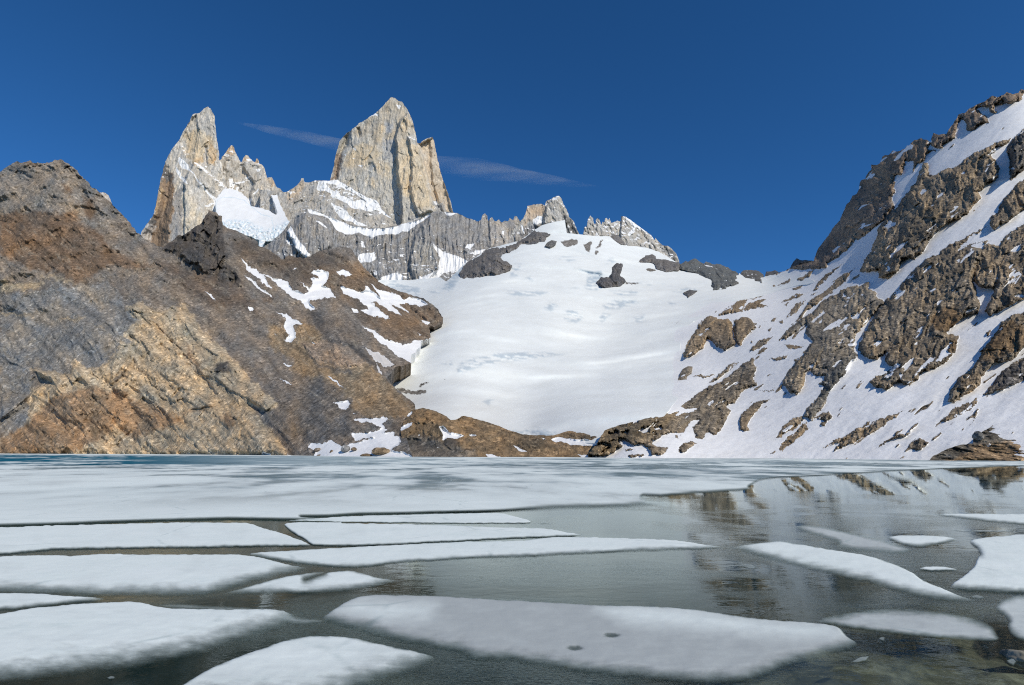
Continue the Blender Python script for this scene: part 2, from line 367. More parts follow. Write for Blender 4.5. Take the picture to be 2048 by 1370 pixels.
def paint_need(c):
    col = zones(c, (.47, .435, .38), [(TS('Z1 780,480 820,425 860,480 830,520; Z1 920,560 945,510 980,530 960,580; Z1 1020,590 1040,540 1070,550 1060,600; Z1 1130,720 1170,700 1200,750 1170,790'), (.52, .40, .28), 3)]) * rockvar(c, 45, .14)
    s = sdfs(c['wx'], c['wy'], TS('Z1 750,525 790,495 820,500 790,530; Z1 800,470 840,465 830,485; Z1 950,540 1000,550 990,565 950,555; Z1 800,715 840,720 850,760 890,750 950,730 940,750 850,775 810,790; Z1 1000,840 1050,795 1060,810 1020,845;'
        'Z1 1035,630 1080,640 1070,660 1040,660; Z1 720,560 745,590 745,640 725,620; Z1 940,700 1000,690 960,720'), 20)
    return dict(col=col, snow=np.maximum(np.maximum(edge01(s, 1.2), nearhang(c)), np.maximum(.95 * snow_by_slope(c, .68, .84, 26), ledges(c, 3400, 40, 13, .85))))
patch('granite_needle_ridge', T('Z1 690,900 715,560 740,550 745,530 780,490 800,455 825,428 845,440 850,470 880,530 905,575 918,570 925,545 945,515 965,520 1000,560 1030,575 1042,542 1055,545 1062,590 1090,595 1110,630 1130,710 1170,705 1190,735 1210,790 1240,800 1280,850 1330,900 1400,1020 1400,1150 1000,1250 690,1100'),
      F_NEED, M_FAR, 1.15, .8, 6, disp=granite_disp(34, 9, 12, 4, 55, 9), paint=paint_need, thick=220, seed=2,
      raises=[(TS('Z1 920,620 930,560 1000,560 1090,600 1120,700 1200,950 1240,1100 1000,1000 960,850 1000,760'), 40, 6), (TS('Z1 740,540 820,430 900,570 850,700 780,800'), 25, 8)],
      kind='structure', label='ridge of short granite needles between the two tall towers, above a small hanging glacier', category='mountain')
patch('granite_tip', T('R1 583,590 586,601 605,598 620,605 635,615 655,665 672,700 590,700'), Field('200,395,3300 225,395,3320 210,410,3310 200,415,3300 230,420,3290'), M_FAR, 1.0, .5, 5,
      disp=granite_disp(30, 5, 12, 3, 40, 6), paint=lambda c: dict(col=zones(c, (.52, .46, .40), []) * rockvar(c, 30, .1), snow=0 * c['px']), thick=80, seed=3, kind='structure',
      label='tiny pale granite tip peeping over the ridge of the brown hill', category='mountain')

# ------------------------------------------------------------------ the great tower (centre)
OCHRE = TS('Z2 270,640 360,560 430,520 560,540 600,640 590,800 540,760 500,690 430,740 300,770 240,740; Z2 610,690 700,750 700,860 620,830; Z2 740,560 800,500 860,480 960,560 1010,720 1060,950 1120,1140 1000,1180 900,1080 800,1000 750,950; Z2 580,340 640,360 620,520 540,500; Z2 510,860 550,860 540,960 515,960; Z2 820,260 870,330 840,420 790,380')
PIL1 = TS('Z2 735,370 728,500 738,620 742,720 748,880 775,1040 788,1400 1300,1400 1060,950 1010,760 985,620 950,500 920,330 860,200 800,260')
PIL2 = TS('Z2 850,440 868,600 878,760 888,860 868,920 880,1010 950,1230 1120,1200 1080,1000 1030,820 995,640 950,480')
RTOW = TS('Z2 955,520 1000,630 1030,800 1085,1000 1125,1090 1200,1400 1400,1400 1300,1180 1200,800 1130,440')
def paint_fitz(c):
    col = zones(c, (.49, .46, .40), [(TS('Z2 300,420 560,180 700,60 900,200 960,420 800,500 560,540 420,500'), (.475, .42, .335), 10), (OCHRE, (.58, .48, .34), 6), (RTOW, (.53, .44, .33), 4),
        (TS('Z2 620,480 720,480 725,700 640,660; Z2 640,300 720,300 700,420 650,430'), (.385, .385, .375), 4), (TS('Z2 70,900 110,850 165,600 240,640 170,880'), (.30, .24, .19), 3), (TS('Z2 1100,1090 1200,1100 1250,1200 1120,1200; Z2 860,1230 960,1190 1000,1250 860,1300'), (.33, .32, .30), 3)])  # dark brown left edge: shade of the left-facing side painted into the colour
    P = c['P']; st = fbm(P[:, 0] / 16, P[:, 1] / 16, P[:, 2] / 260, 4)
    col = col * rockvar(c, 60, .09) * (1 + .09 * st[:, None] * np.array([1, 1.05, 1.1]))
    s = sdfs(c['wx'], c['wy'], TS('Z2 330,570 360,575 355,592 335,590; Z2 370,740 415,735 410,752 375,752; Z2 470,265 560,220 580,240 500,268; Z2 870,880 895,880 885,893; Z2 1110,1085 1150,1080 1160,1110 1200,1120 1130,1120; Z2 740,140 790,150 770,180; Z2 240,640 265,645 255,660; Z2 320,672 350,676 330,684; Z2 560,235 575,240 570,260; Z2 1000,1250 1060,1230 1040,1260'), 20)
    return dict(col=col, snow=np.maximum(edge01(s, 1.1), .8 * snow_by_slope(c, .62, .76, 22)))
patch('granite_tower', T('Z2 95,900 105,860 135,740 150,660 165,600 190,510 220,460 255,430 290,400 345,360 390,320 450,290 520,240 570,205 620,150 668,95 700,72 735,78 765,105 805,118 830,155 865,205 885,250 910,310 925,380 940,450 955,520 985,520 1010,490 1060,470 1100,462 1118,500 1130,570 1150,680 1175,790 1200,870 1245,985 1275,1080 1300,1190 1320,1400 700,1400 400,1200 100,1000'),
      F_FITZ, M_FAR, 1.15, 1.0, 7, disp=granite_disp(46, 6, 14, 2.8, 75, 11), paint=paint_fitz, thick=420, seed=4,
      raises=[(TS('Z2 60,930 95,850 160,580 210,440 280,380 330,380 300,560 240,690 170,900'), -170, 24), (PIL1, 95, 6), (PIL2, 45, 5), (RTOW, -60, 4), (TS('Z2 1060,460 1100,455 1330,1250 1200,1250 1080,900'), 30, 6),
              (TS('Z2 355,370 395,360 405,440 380,490 350,460'), -35, 4), (TS('Z2 800,330 815,260 850,300 860,390 830,420 805,400'), -22, 3), (TS('Z2 640,480 660,470 665,600 645,620; Z2 600,640 615,650 612,820 598,800'), -20, 3),
              (TS('Z2 505,690 545,740 550,790 500,800 420,760 460,710'), -12, 3), (TS('Z2 810,760 850,740 870,900 830,1000 800,1250 785,1000'), 20, 5)],
      kind='structure', label='great granite tower streaked ochre and grey, the tallest peak, at the centre of the skyline', category='mountain')
def paint_shou(c):
    col = zones(c, (.40, .375, .335), [(TS('R2 200,660 240,640 300,570 320,600 280,700 220,720'), (.46, .38, .29), 5)]) * rockvar(c, 45, .15)
    s = sdfs(c['wx'], c['wy'], TS('R2 400,588 510,580 560,605 600,635 640,660 690,690 735,695 760,740 790,780 835,815 780,790 740,765 700,770 650,760 600,750 570,720 520,700 480,690 460,660 440,650 400,650 385,640;'
        'R2 470,715 520,740 560,765 600,810 640,828 690,850 640,852 600,832 550,818 520,800 500,770; R2 210,640 240,650 235,670; R2 690,780 720,790 700,800'), 20)
    r = sdfs(c['wx'], c['wy'], TS('R2 445,612 490,615 560,640 640,690 635,708 560,675 490,645'), 20)
    fl = fbm(c['px'] / 5, c['py'] / 3, 3.3, 3)
    s = np.where(r > -2, np.minimum(s, 3 * fl - .6), s)
    return dict(col=col, snow=np.maximum(edge01(s, 1.3), np.maximum(snow_by_slope(c, .74, .9, 22), ledges(c, 3100, 34, 12, .78))))
patch('granite_shoulder', T('R2 60,640 190,655 215,655 240,640 265,625 290,600 300,575 312,572 320,600 345,600 375,590 405,586 450,590 490,588 512,583 560,608 600,636 640,664 700,690 740,705 770,745 800,785 840,815 860,850 1000,800 1000,930 700,960 400,900 200,900 60,800'),
      F_SHOU, M_FAR, 1.15, .8, 6, disp=granite_disp(30, 6, 12, 3, 50, 12), paint=paint_shou, thick=160, seed=5, kind='structure', label='snow-patched granite shoulder at the left foot of the tallest tower', category='mountain')
def paint_hang(c):
    s = sdfs(c['wx'], c['wy'], TS('Z1 740,1060 860,1070 960,1075 1040,1120 1130,1150 1180,1130 1310,1070 1330,1100 1200,1330 1000,1400 700,1200'), 20)
    e = fbm(c['px'] / 4, c['py'] / 3, 2.2, 4)
    ice = np.clip(edge01(s, 3) * (.3 + .75 * e), 0, 1); cr = np.abs(sdf(c['wx'], c['wy'], T('Z1 760,870 830,875 900,890 970,940 1060,1010 1180,1050 1190,1300 700,1300 700,900'), 20))
    return dict(col=zones(c, (.25, .24, .23), []), snow=edge01(s * 0 + 9), ice=np.clip(ice + .5 * (cr < .7), 0, 1))
patch('hanging_glacier', T(HANG),
      F_HANG, M_HANG, 1.15, 1.5, 9, paint=paint_hang, thick=120, seed=6,
      disp=lambda P, c: 4 * fbm(P[:, 0] / 90, P[:, 1] / 90, P[:, 2] / 90, 3) + sstep(-4, 4, sdfs(c['wx'], c['wy'], TS('Z1 740,1070 860,1080 960,1085 1040,1130 1130,1160 1180,1140 1310,1080 1330,1100 1200,1330 1000,1400 700,1200'), 20)) * 9 * ridged(P[:, 0] / 22, P[:, 1] / 22, P[:, 2] / 30, 3),
      kind='structure', label='small hanging glacier with a broken blue ice front between the two tall towers', category='glacier')

# ------------------------------------------------------------------ grey columnar wall and the right-hand needles
WBAND = TS('R2 330,745 360,755 450,790 520,825 600,850 700,870 780,868 860,852 940,832 1000,812 1045,785 1060,795 1000,830 975,850 930,885 890,885 850,905 830,895 760,905 720,922 640,897 560,905 500,870 460,812 360,782')
WSNOW = TS('R2 235,850 270,900 310,970 355,1025 320,1040 280,1000 240,930 215,880; R2 205,930 225,940 235,960 215,955; R2 380,825 400,825 455,862 430,858; R2 650,945 665,950 675,985 655,980; R2 640,1015 730,1005 735,1040 700,1070 635,1070;'
  'R2 1065,955 1130,1005 1200,1030 1280,1060 1230,1120 1130,1130 1080,1180 1000,1240 860,1260 850,1225 920,1190 1010,1150 1100,1110 1115,1040 1080,985; R2 760,1160 850,1125 900,1145 870,1220 800,1200 740,1180; R2 1270,955 1310,950 1290,985 1260,980;'
  'R2 1310,1005 1390,985 1360,1010 1310,1030; R2 1130,772 1190,776 1215,782 1180,792 1150,790; R2 1480,885 1495,885 1490,915 1478,905; R2 1560,830 1580,840 1600,880 1585,875')
def paint_wall(c):
    col = zones(c, (.27, .26, .245), [(TS('R2 1350,830 1375,775 1400,840 1380,900; R2 1540,800 1570,800 1620,930 1560,930; R2 1400,800 1500,830 1520,980 1400,980'), (.36, .33, .29), 6), (TS('R2 80,1000 200,880 330,900 300,1100 100,1100'), (.24, .235, .23), 6), (TS('R2 950,950 1080,960 1110,1100 960,1180'), (.33, .315, .285), 5)]) * rockvar(c, 40, .16)
    s = sdfs(c['wx'], c['wy'], WBAND + WSNOW, 20)
    lo = sstep(470, 560, c['py']) * .16
    return dict(col=col, snow=np.maximum(edge01(s, 1.4), ledges(c, 2500, 30, 9, 1.0 - .55 * sstep(440, 560, c['py']))))
patch('grey_rock_wall', T('R2 30,1000 80,975 120,950 200,878 240,820 290,783 330,755 360,757 400,775 460,797 520,822 600,848 700,868 780,866 860,850 940,830 1000,812 1040,795 1070,770 1100,768 1140,772 1190,775 1215,780 1240,790 1270,808 1300,813 1330,828 1352,822 1362,788 1375,778 1388,795 1392,832 1405,810 1415,800 1428,820 1440,830 1455,815 1470,835 1490,823 1510,828 1520,808 1540,820 1550,797 1562,797 1578,825 1600,830 1640,850 1720,850 1700,960 1560,1010 1450,1060 1300,1140 1200,1250 1050,1330 800,1300 600,1150 300,1150 60,1060'),
      F_WALL, M_WALL, 1.2, .8, 5, disp=lambda P, c: granite_disp(34, 20, 12, 9, 130, 13)(stretched(c, 2500), c) * (1 - .8 * sstep(-1, 4, sdfs(c['wx'], c['wy'], WBAND, 8))), paint=paint_wall, thick=200, seed=7,
      raises=[(TS('R2 960,900 1060,760 1110,760 1080,900 1090,1000 1120,1100 1050,1180 960,1200 920,1080'), 45, 7), (TS('R2 1395,790 1500,830 1510,980 1400,990'), 25, 4), (TS('R2 200,880 330,745 470,840 500,960 360,1100 250,1000'), 45, 12)],
      kind='structure', label='grey columnar rock wall topped by a curved snow band, below the tallest tower', category='cliff')
def paint_rn(c):
    col = zones(c, (.42, .395, .35), [(TS('R3 130,230 145,205 160,150 240,135 265,160 255,210 190,230 150,280'), (.46, .37, .28), 4), (TS('R3 370,225 400,212 430,238 470,322 395,328 365,290; R3 930,365 985,385 1050,475 1000,480'), (.20, .195, .185), 2), (TS('R3 100,330 200,250 260,260 200,320 120,380'), (.22, .21, .20), 4)]) * rockvar(c, 40, .14)
    s = sdfs(c['wx'], c['wy'], TS('R3 188,235 225,210 252,216 245,248 200,256; R3 712,208 740,220 800,262 860,305 830,300 790,275 740,240; R3 745,320 800,265 790,300 760,330; R3 110,260 130,270 150,320 135,310; R3 550,265 562,260 560,290'), 20)
    return dict(col=col, snow=np.maximum(edge01(s, 1.2), .9 * snow_by_slope(c, .56, .70, 22)))
P_RN = granite_disp(24, 10, 9, 4, 45, 8)
patch('jagged_needle_ridge', T('R3 60,330 100,250 130,232 145,208 155,180 160,153 200,143 240,138 262,150 270,123 300,110 330,93 345,93 360,108 370,140 390,170 400,195 402,213 430,238 450,290 468,322 470,420 250,420 60,450'),
      F_RNEED, M_FAR, 1.1, .7, 5, disp=P_RN, paint=paint_rn, thick=140, seed=8, raises=[(TS('R3 262,160 300,105 345,85 410,200 400,260 250,260'), 35, 5)], kind='structure', label='pale square-topped needle with a tan block on its left, above the top of the snow dome', category='mountain')
patch('jagged_needle_ridge', T('R3 485,340 488,315 492,280 508,268 515,230 530,208 545,225 550,255 558,262 562,230 575,223 588,248 592,275 600,242 610,252 615,225 625,220 632,245 640,223 650,252 670,245 690,238 705,245 710,210 722,212 740,218 770,238 800,262 850,298 890,328 905,355 910,338 930,362 950,382 985,386 1010,408 1030,428 1048,472 1050,540 900,500 700,440 485,400'),
      F_RNEED, M_FAR, 1.1, .7, 5, disp=P_RN, paint=paint_rn, thick=140, seed=9, raises=[(TS('R3 708,200 760,220 900,340 1000,500 760,440 700,350'), 30, 4)], kind='structure', label='ridge of thin needles ending in a fluted slab, at the right end of the snow dome', category='mountain')
# ------------------------------------------------------------------ glacier
CREV = TS('R3 370,790 400,755 450,765 500,800 450,835 385,820; R3 260,755 300,722 345,740 300,772; R3 600,735 680,698 790,695 810,720 700,755 620,755; R3 640,650 700,645 810,650 800,675 720,680; R7 1205,790 1235,720 1300,688 1500,655 1860,662 1700,692 1400,722 1300,760;'
  'R7 1110,735 1180,712 1195,735 1130,748; R7 1365,945 1415,925 1430,935 1400,975; R3 515,540 590,528 612,580 560,605 575,645 500,645; R3 605,482 660,458 675,480 620,492; R3 325,458 400,445 490,455 400,472; R3 125,575 190,556 200,590; R3 0,645 290,652 260,672 100,684;'
  'R3 720,606 820,598 970,606 900,614; R3 415,632 530,622 520,640; R3 60,485 125,495 100,560 55,565; R3 780,800 850,790 850,830 790,830; R3 570,820 600,780 650,790 600,830; R7 1520,1105 1600,1110 1680,1112 1790,1122 1780,1150 1560,1150; R7 1670,1095 1750,1110 1700,1115;'
  'R2 1120,1230 1190,1120 1255,1085 1250,1130 1190,1225; R2 760,1180 850,1170 1000,1220 1000,1260 800,1240; R7 1020,290 1150,280 1180,310 1060,320; R3 985,715 1060,720 1000,735; R3 1010,650 1110,630 1180,640 1060,665')
BLUE = TS('R7 1520,1108 1600,1112 1680,1114 1790,1124 1780,1150 1560,1150; R2 1140,1220 1190,1140 1255,1085 1245,1140 1190,1225; R3 515,540 590,528 612,580 560,605 500,600')
def glac_disp(P, c):
    X, Y, Z = P.T
    d = 46 * fbm(X / 240 + Y / 400, Y / 160, .3, 3, .38) + .8 * fbm(X / 40, Y / 40, Z / 40, 3)
    m = sstep(-2, 6, sdfs(c['wx'], c['wy'], CREV, 8))
    return d + m * 4 * ridged(c['u'] * 900 / 34 + .12 * c['v'] * 900, 2.2, c['v'] * 900 / 6.5, 3, .6) * np.clip(Y / 900, .5, 1.5)
def paint_glac(c):
    m = sstep(-3, 4, sdfs(c['wx'], c['wy'], CREV, 8)); X, Y, Z = c['P'].T
    QX, _, QZ = stretched(c, 900).T; e = ridged(QX / 34 + .12 * QZ, 2.2, QZ / 6.5, 3, .6); line = sstep(.25, .55, e)
    ice = np.clip(m * line * .8 + sstep(-2, 3, sdfs(c['wx'], c['wy'], BLUE, 8)) * (.15 + .5 * sstep(-.3, .5, fbm(c['px'] / 4, c['py'] / 3, .5, 3))), 0, 1)
    dirt = .16 * sstep(690, 840, c['py']) * sstep(1250, 900, c['px']) * (1 + .6 * fbm(c['px'] / 60, c['py'] / 25, .7, 4))
    rocks = TS('R7 850,870 900,868 960,882 1000,870 1040,878 1030,895 950,900 880,890; R7 985,850 1010,838 1055,835 1030,845 995,856; R7 1130,810 1150,806 1140,815; R3 350,366 420,345 455,345 458,375 400,388 370,380; R3 485,380 545,362 530,395 525,425 500,405; R3 555,412 580,415 575,432 555,436; R3 735,602 800,602 810,612 740,612;'
        'R3 590,355 605,350 580,390 560,400')
    s = sdfs(c['wx'] + 2 * fbm(c['px'] / 5, c['py'] / 5, .1, 3), c['wy'] + 2 * fbm(c['px'] / 5, c['py'] / 5, 7.1, 3), rocks, 10)
    col = zones(c, (.19, .175, .155), [])
    return dict(col=col, snow=edge01(-s, 1.2), ice=ice, dirt=dirt)
G_OUT = T('S 700,600 760,560 820,560 880,555 R2 1150,1180 1250,1080 1400,985 1560,945 R3 60,400 130,345 200,292 250,262 320,245 380,234 392,310 465,318 560,328 640,328 660,345 740,385 800,388 860,396 930,420 985,452 1050,492 1060,510 1200,520 1395,560 1400,545 1425,560 1540,570 1560,560 1640,548 1720,530 1850,600 S 1590,572 1530,590 1440,612 1362,660 1356,797 1312,852 1222,880 1200,886 1100,886 1030,880 960,862 850,842 822,815 798,790 778,768 765,740 740,700')
patch('glacier', G_OUT, F_TERR, M_GLAC, 2.0, .6, 8, disp=glac_disp, paint=paint_glac, thick=90, drop=.9, off=.0005, seed=11, kind='structure', label='broad smooth snow glacier filling the basin between the brown hill and the dark right slope', category='glacier')

# dark rocks standing out of the glacier
def outcrop(name, txt, label, raise_m=25, col=(.13, .125, .12), edge=8, j=1.3, step=1.2, snowtxt='', mat=None, sn=1.0, **kw):
    poly = T(txt); sp = TS(snowtxt)
    def paint(c):
        cc = zones(c, col, []) * rockvar(c, 25, .22)
        s = sdfs(c['wx'], c['wy'], sp, 10) if sp else np.full(len(c['px']), -10.)
        return dict(col=cc, snow=np.maximum(edge01(s, 1), .9 * snow_by_slope(c, sn, sn + .12, 14)))
    def disp(P, c):
        X, Y, Z = stretched(c, P[:, 1].mean()).T; e = sdf(c['px'], c['py'], c['poly'], 30)
        return raise_m * sstep(-1, edge, e) * (1 + .25 * fbm(X / 30, Y / 30, Z / 30, 3)) + np.clip(e / 4, 0, 1) * raise_m * (.12 * ridged(X / 17, Y / 60, Z / 45, 4, .6) + .2 * fbm(X / 36, Y / 80, Z / 36, 5, .6) + .28 * facets(X / 30, Z / 42, 4) + .14 * facets(X / 11, Z / 15, 8))
    return patch(name, poly, F_TERR, mat or M_RIGHT, step, j, 7, disp=disp, paint=paint, thick=raise_m * 2.2, drop=.5, seed=hash(txt) % 97 if False else len(txt), center=True, label=label, category='rock outcrop', **kw)
OG = 'dark rocks standing out of the glacier'
outcrop('rock_outcrop', 'R2 1240,1175 1225,1130 1250,1085 1285,1055 1330,1030 1400,988 1540,958 1600,928 1650,900 1690,880 1740,895 1725,945 1690,945 1640,958 1590,962 1560,998 1485,1028 1470,1040 1532,1085 1520,1112 1440,1150 1380,1150 1340,1165 1290,1165', 'largest dark rock outcrop in the glacier, blue ice on its left side', 60, (.15, .14, .13), 14, group=OG)
outcrop('rock_outcrop', 'R3 562,600 590,568 640,568 645,520 680,487 715,492 722,530 710,560 737,590 705,618 680,622 600,640 575,625', 'dark two-lobed rock outcrop alone in the middle of the snow dome', 40, (.105, .10, .098), 9, group=OG)
outcrop('rock_outcrop', 'R3 1073,660 1110,640 1155,648 1125,672 1100,685', 'small flat dark rock islet alone in the snow, right of the two-lobed outcrop', 14, (.12, .115, .11), 5, j=.7, group=OG)
outcrop('rock_outcrop', 'R3 803,480 850,445 890,430 920,455 960,460 1000,470 1045,482 1062,505 1040,530 970,537 920,520 905,490 880,480 840,485', 'dark rock band in the snow under the fluted slab of the needle ridge', 35, (.15, .14, .13), 7, group=OG)
outcrop('rock_outcrop', 'R3 812,540 870,515 912,525 882,560 850,567 828,560', 'small brown rock knob just below the dark band under the needle ridge', 20, (.16, .145, .125), 6, j=.8, group=OG)
outcrop('rock_outcrop', 'R3 1040,485 1060,490 1085,472 1100,478 1122,465 1140,460 1160,470 1190,492 1205,476 1225,480 1240,492 1290,493 1340,518 1395,545 1380,562 1410,602 1370,625 1300,640 1250,645 1222,592 1160,547 1090,527 1050,517', 'long dark rocky crest against the sky at the lowest part of the skyline', 45, (.125, .13, .125), 8, group=OG, snowtxt='R3 1190,490 1215,500 1240,515 1215,510; R3 1225,515 1250,510 1240,520')
outcrop('rock_outcrop', 'R3 1408,545 1422,530 1470,524 1512,533 1542,553 1530,600 1480,592 1430,566', 'rounded dark rock on the skyline, second from the right of the crest rocks', 25, (.13, .125, .115), 6, j=.8, group=OG, snowtxt='R3 1465,550 1480,548 1475,560')
outcrop('rock_outcrop', 'R3 1548,562 1558,536 1590,533 1610,528 1638,545 1600,550 1565,574', 'smallest dark rock on the skyline where the right slope begins', 14, (.13, .125, .12), 5, j=.7, group=OG)
outcrop('rock_outcrop', 'R3 1695,518 1715,480 1735,458 1755,468 1830,472 1760,485 1720,515', 'small pointed dark rock on the skyline at the foot of the steep brown ridge', 12, (.12, .115, .105), 4, j=.7, group=OG)
outcrop('rock_outcrop', 'R3 130,372 150,335 200,292 222,310 260,308 295,316 270,332 240,350 215,372 160,382', 'dark rock rib at the top left of the snow dome', 20, (.13, .125, .12), 6, group=OG)
outcrop('rock_outcrop', 'R3 262,385 280,362 300,353 332,358 325,378 295,392', 'small dark rock just under the rib at the top left of the snow dome', 14, (.14, .135, .125), 5, j=.7, group=OG)
outcrop('rock_outcrop', 'R3 648,325 690,318 712,345 738,378 705,374 660,350', 'dark rock at the left foot of the fluted slab on the needle ridge', 18, (.17, .16, .15), 5, j=.8, group=OG)
outcrop('rock_outcrop', 'R5 152,660 162,630 180,595 205,582 234,582 228,620 200,640 210,655 175,662', 'small brown rock islet with a snow stripe near the lower right edge of the glacier', 8, (.20, .17, .13), 7, j=.8, group=OG, snowtxt='Z6 1265,285 1300,265 1325,270 1290,290 1270,300')

# ------------------------------------------------------------------ steep right slope: snow with dark rock
ROCK = dict(
 A='R4 160,1335 240,1305 290,1290 400,1292 480,1296 530,1270 580,1230 640,1190 695,1140 720,1090 780,1072 830,1030 880,1000 920,960 960,920 985,870 975,800 1000,770 985,740 990,690 985,655 1040,640 1060,590 1075,558 1118,555 1120,642 1150,590 1200,540 1220,490 1265,480 1210,455 1240,440 1260,462 1310,460 1350,430 1405,400 1420,330 1428,272 1440,262 1475,300 1490,355 1540,340 1570,310 1632,288 1620,240 1580,222 1560,190 1612,180 1640,182 1642,212 1702,226 1680,190 1690,165 1740,160 1800,160 1850,140 1860,110 1900,80 1900,0 1400,100 600,700 300,1150',
 B='R4 748,1315 770,1250 830,1180 850,1120 880,1030 930,950 1000,870 1050,800 1080,760 1112,720 1140,680 1188,568 1215,565 1225,642 1270,648 1350,612 1420,592 1480,540 1560,500 1650,440 1740,412 1800,392 1755,440 1690,470 1660,520 1702,590 1692,660 1680,692 1622,700 1570,770 1582,810 1550,850 1500,910 1450,950 1350,982 1270,1050 1230,1100 1200,1170 1130,1222 1050,1230 1030,1300 960,1350 870,1362 885,1310 820,1320',
 C='R4 1900,320 1800,412 1752,470 1770,540 1782,620 1780,692 1850,642 1960,560 2000,300',
 D='R4 1900,650 1820,730 1760,800 1720,850 1700,900 1650,950 1640,1000 1680,1030 1722,980 1772,968 1822,930 1900,880',
 D2='R4 1640,1000 1560,1030 1480,1080 1400,1120 1300,1180 1200,1250 1090,1330 1060,1400 1300,1400 1420,1240 1425,1155 1520,1120 1640,1100 1600,1150 1540,1180 1530,1230 1530,1330 1560,1380 1700,1380 1900,1380 1900,970 1830,1010 1760,1060 1700,1130 1640,1130 1600,1110 1430,1150 1500,1080',
 E='R5 1480,20 1420,70 1380,130 1300,210 1250,260 1210,340 1160,410 1140,450 1150,510 1200,540 1235,548 1290,515 1280,560 1332,590 1290,622 1230,640 1200,670 1220,690 1290,712 1370,670 1420,690 1460,650 1500,610 1560,590 1620,560 1680,500 1692,410 1620,410 1720,310 1800,292 1812,250 1790,200 1770,100 1800,0 1830,-60 1750,-80 1650,-40 1560,-30',
 F='R5 1822,30 1770,110 1800,142 1885,156 1835,275 1870,307 1950,262 2060,205 2120,190 2120,-140 1950,-80 1880,-20',
 G='R5 2120,260 1990,300 1930,340 1890,400 1850,450 1810,520 1780,570 1740,610 1690,650 1650,720 1630,782 1680,770 1750,730 1800,690 1812,640 1870,588 1892,565 1990,550 2022,500 2120,440',
 H='R5 1815,740 1870,690 1900,640 1960,590 2010,550 2120,510 2120,640 1950,700 1880,725',
 I='R5 1108,140 1150,135 1200,120 1190,160 1240,170 1252,210 1282,230 1230,290 1200,335 1130,400 1120,500 1140,520 1100,580 1050,640 1000,700 960,790 920,840 890,882 838,858 870,800 930,740 960,690 925,682 960,640 900,632 870,598 840,640 842,700 800,737 770,722 730,682 740,640 790,560 860,490 885,440 850,402 870,358 840,360 800,400 760,430 708,442 740,390 800,340 880,290 950,220 1020,180',
 J='R5 185,525 200,470 240,400 270,350 300,320 360,315 432,320 450,360 457,420 472,460 412,497 360,475 340,450 310,432 290,480 240,515 200,537',
 K='R5 455,335 500,310 552,320 582,370 520,420 500,472 470,452 460,400', L='R5 368,305 420,260 480,230 548,214 500,280 440,290', L2='R5 495,285 560,228 640,208 605,240 645,260 560,265',
 M='R5 540,215 640,165 765,103 772,112 680,160 600,202', N='R5 720,232 800,190 842,170 822,200 750,232; R5 740,326 780,260 850,215 862,208 800,285; R5 890,162 940,100 1000,60 1065,15 1010,65 930,140; R5 850,250 960,160 1060,95 1125,38 1060,125 960,200 900,250 830,292;'
  'R5 775,165 830,140 850,120 835,150 790,172; R5 800,110 860,70 905,45 880,80 820,118; R5 700,345 730,320 720,345; R5 660,330 690,312 680,335; R5 740,250 755,240 745,262; R5 650,380 670,370 660,390; R5 640,550 700,535 755,528 745,545 700,548; R5 735,460 800,470 860,468 820,478 760,490; R5 585,720 650,712 700,700 640,718',
 O='R5 170,805 250,740 330,690 400,660 460,610 562,535 575,570 592,580 560,640 582,690 510,720 460,780 420,800 442,830 400,912 350,965 310,942 290,982 250,972 236,910 280,870 200,880 150,932 60,962 20,990 0,1000 -30,940 -100,960 -140,960 -140,866 -100,868 0,860 100,840 150,835 165,830 130,862 220,835 270,805 200,815',
 O4='Z6 -200,930 0,915 200,900 500,855 750,815 950,760 1100,730 1180,712 1200,760 1480,650 1530,640 1480,740 1400,800 1340,850 1300,930 1250,950 1140,915 1100,960 1000,970 950,1020 930,1080 1000,1100 1120,1100 1090,1150 1060,1195 930,1150 870,1110 780,1060 740,1090 690,1070 600,1000 560,1030 600,1070 580,1090 540,1080 520,1140 480,1175 380,1210 250,1205 100,1185 0,1230 -200,1260',
 O2='R5 320,680 380,620 440,575 485,560 460,585 400,630', O3='R5 -140,925 -60,890 20,905 -40,935', P='R5 488,930 500,840 540,810 600,780 662,752 620,790 560,862 532,902 542,930 515,937', Q='R5 688,970 740,900 800,860 842,858 832,900 760,940 720,967; R5 708,1030 760,970 862,883 862,920 800,982 720,1046; R5 898,870 960,840 982,830 994,860 950,912 930,905 962,880',
 R='R5 1000,1052 1050,1000 1150,930 1250,880 1390,822 1320,880 1220,950 1100,1002; R5 925,1042 1000,1000 1100,948 1215,878 1150,940 1060,990 990,1020', S='R5 1228,1032 1280,1000 1350,960 1432,940 1420,960 1340,987', U='R5 1388,1052 1430,1000 1480,980 1535,1000 1480,1032; R5 1548,912 1600,868 1700,800 1795,772 1780,800 1650,872; R5 1830,400 1870,380 1850,410',
 W='R5 160,1050 175,1010 220,990 252,1000 210,1042 185,1056; R5 -20,1010 50,1018 103,1028 60,1070 10,1060; R5 650,1068 690,1042 680,1060; R5 1370,1078 1398,1072 1390,1082; R5 140,960 155,965 160,985 145,975; Z6 625,1135 690,1125 745,1132 690,1155 650,1152; Z6 650,1200 680,1185 760,1190 840,1185 850,1205 780,1215 690,1222',
 Y='R5 535,492 600,440 682,408 640,450 570,492; R5 575,520 600,490 642,473 630,502; R5 550,440 562,430 555,450; R5 590,365 605,352 600,375; R5 570,345 590,340 580,358; R5 625,345 640,338 632,350; R5 225,640 260,632 340,632 365,636 300,642')
ROCKP = {k: TS(v) for k, v in ROCK.items()}
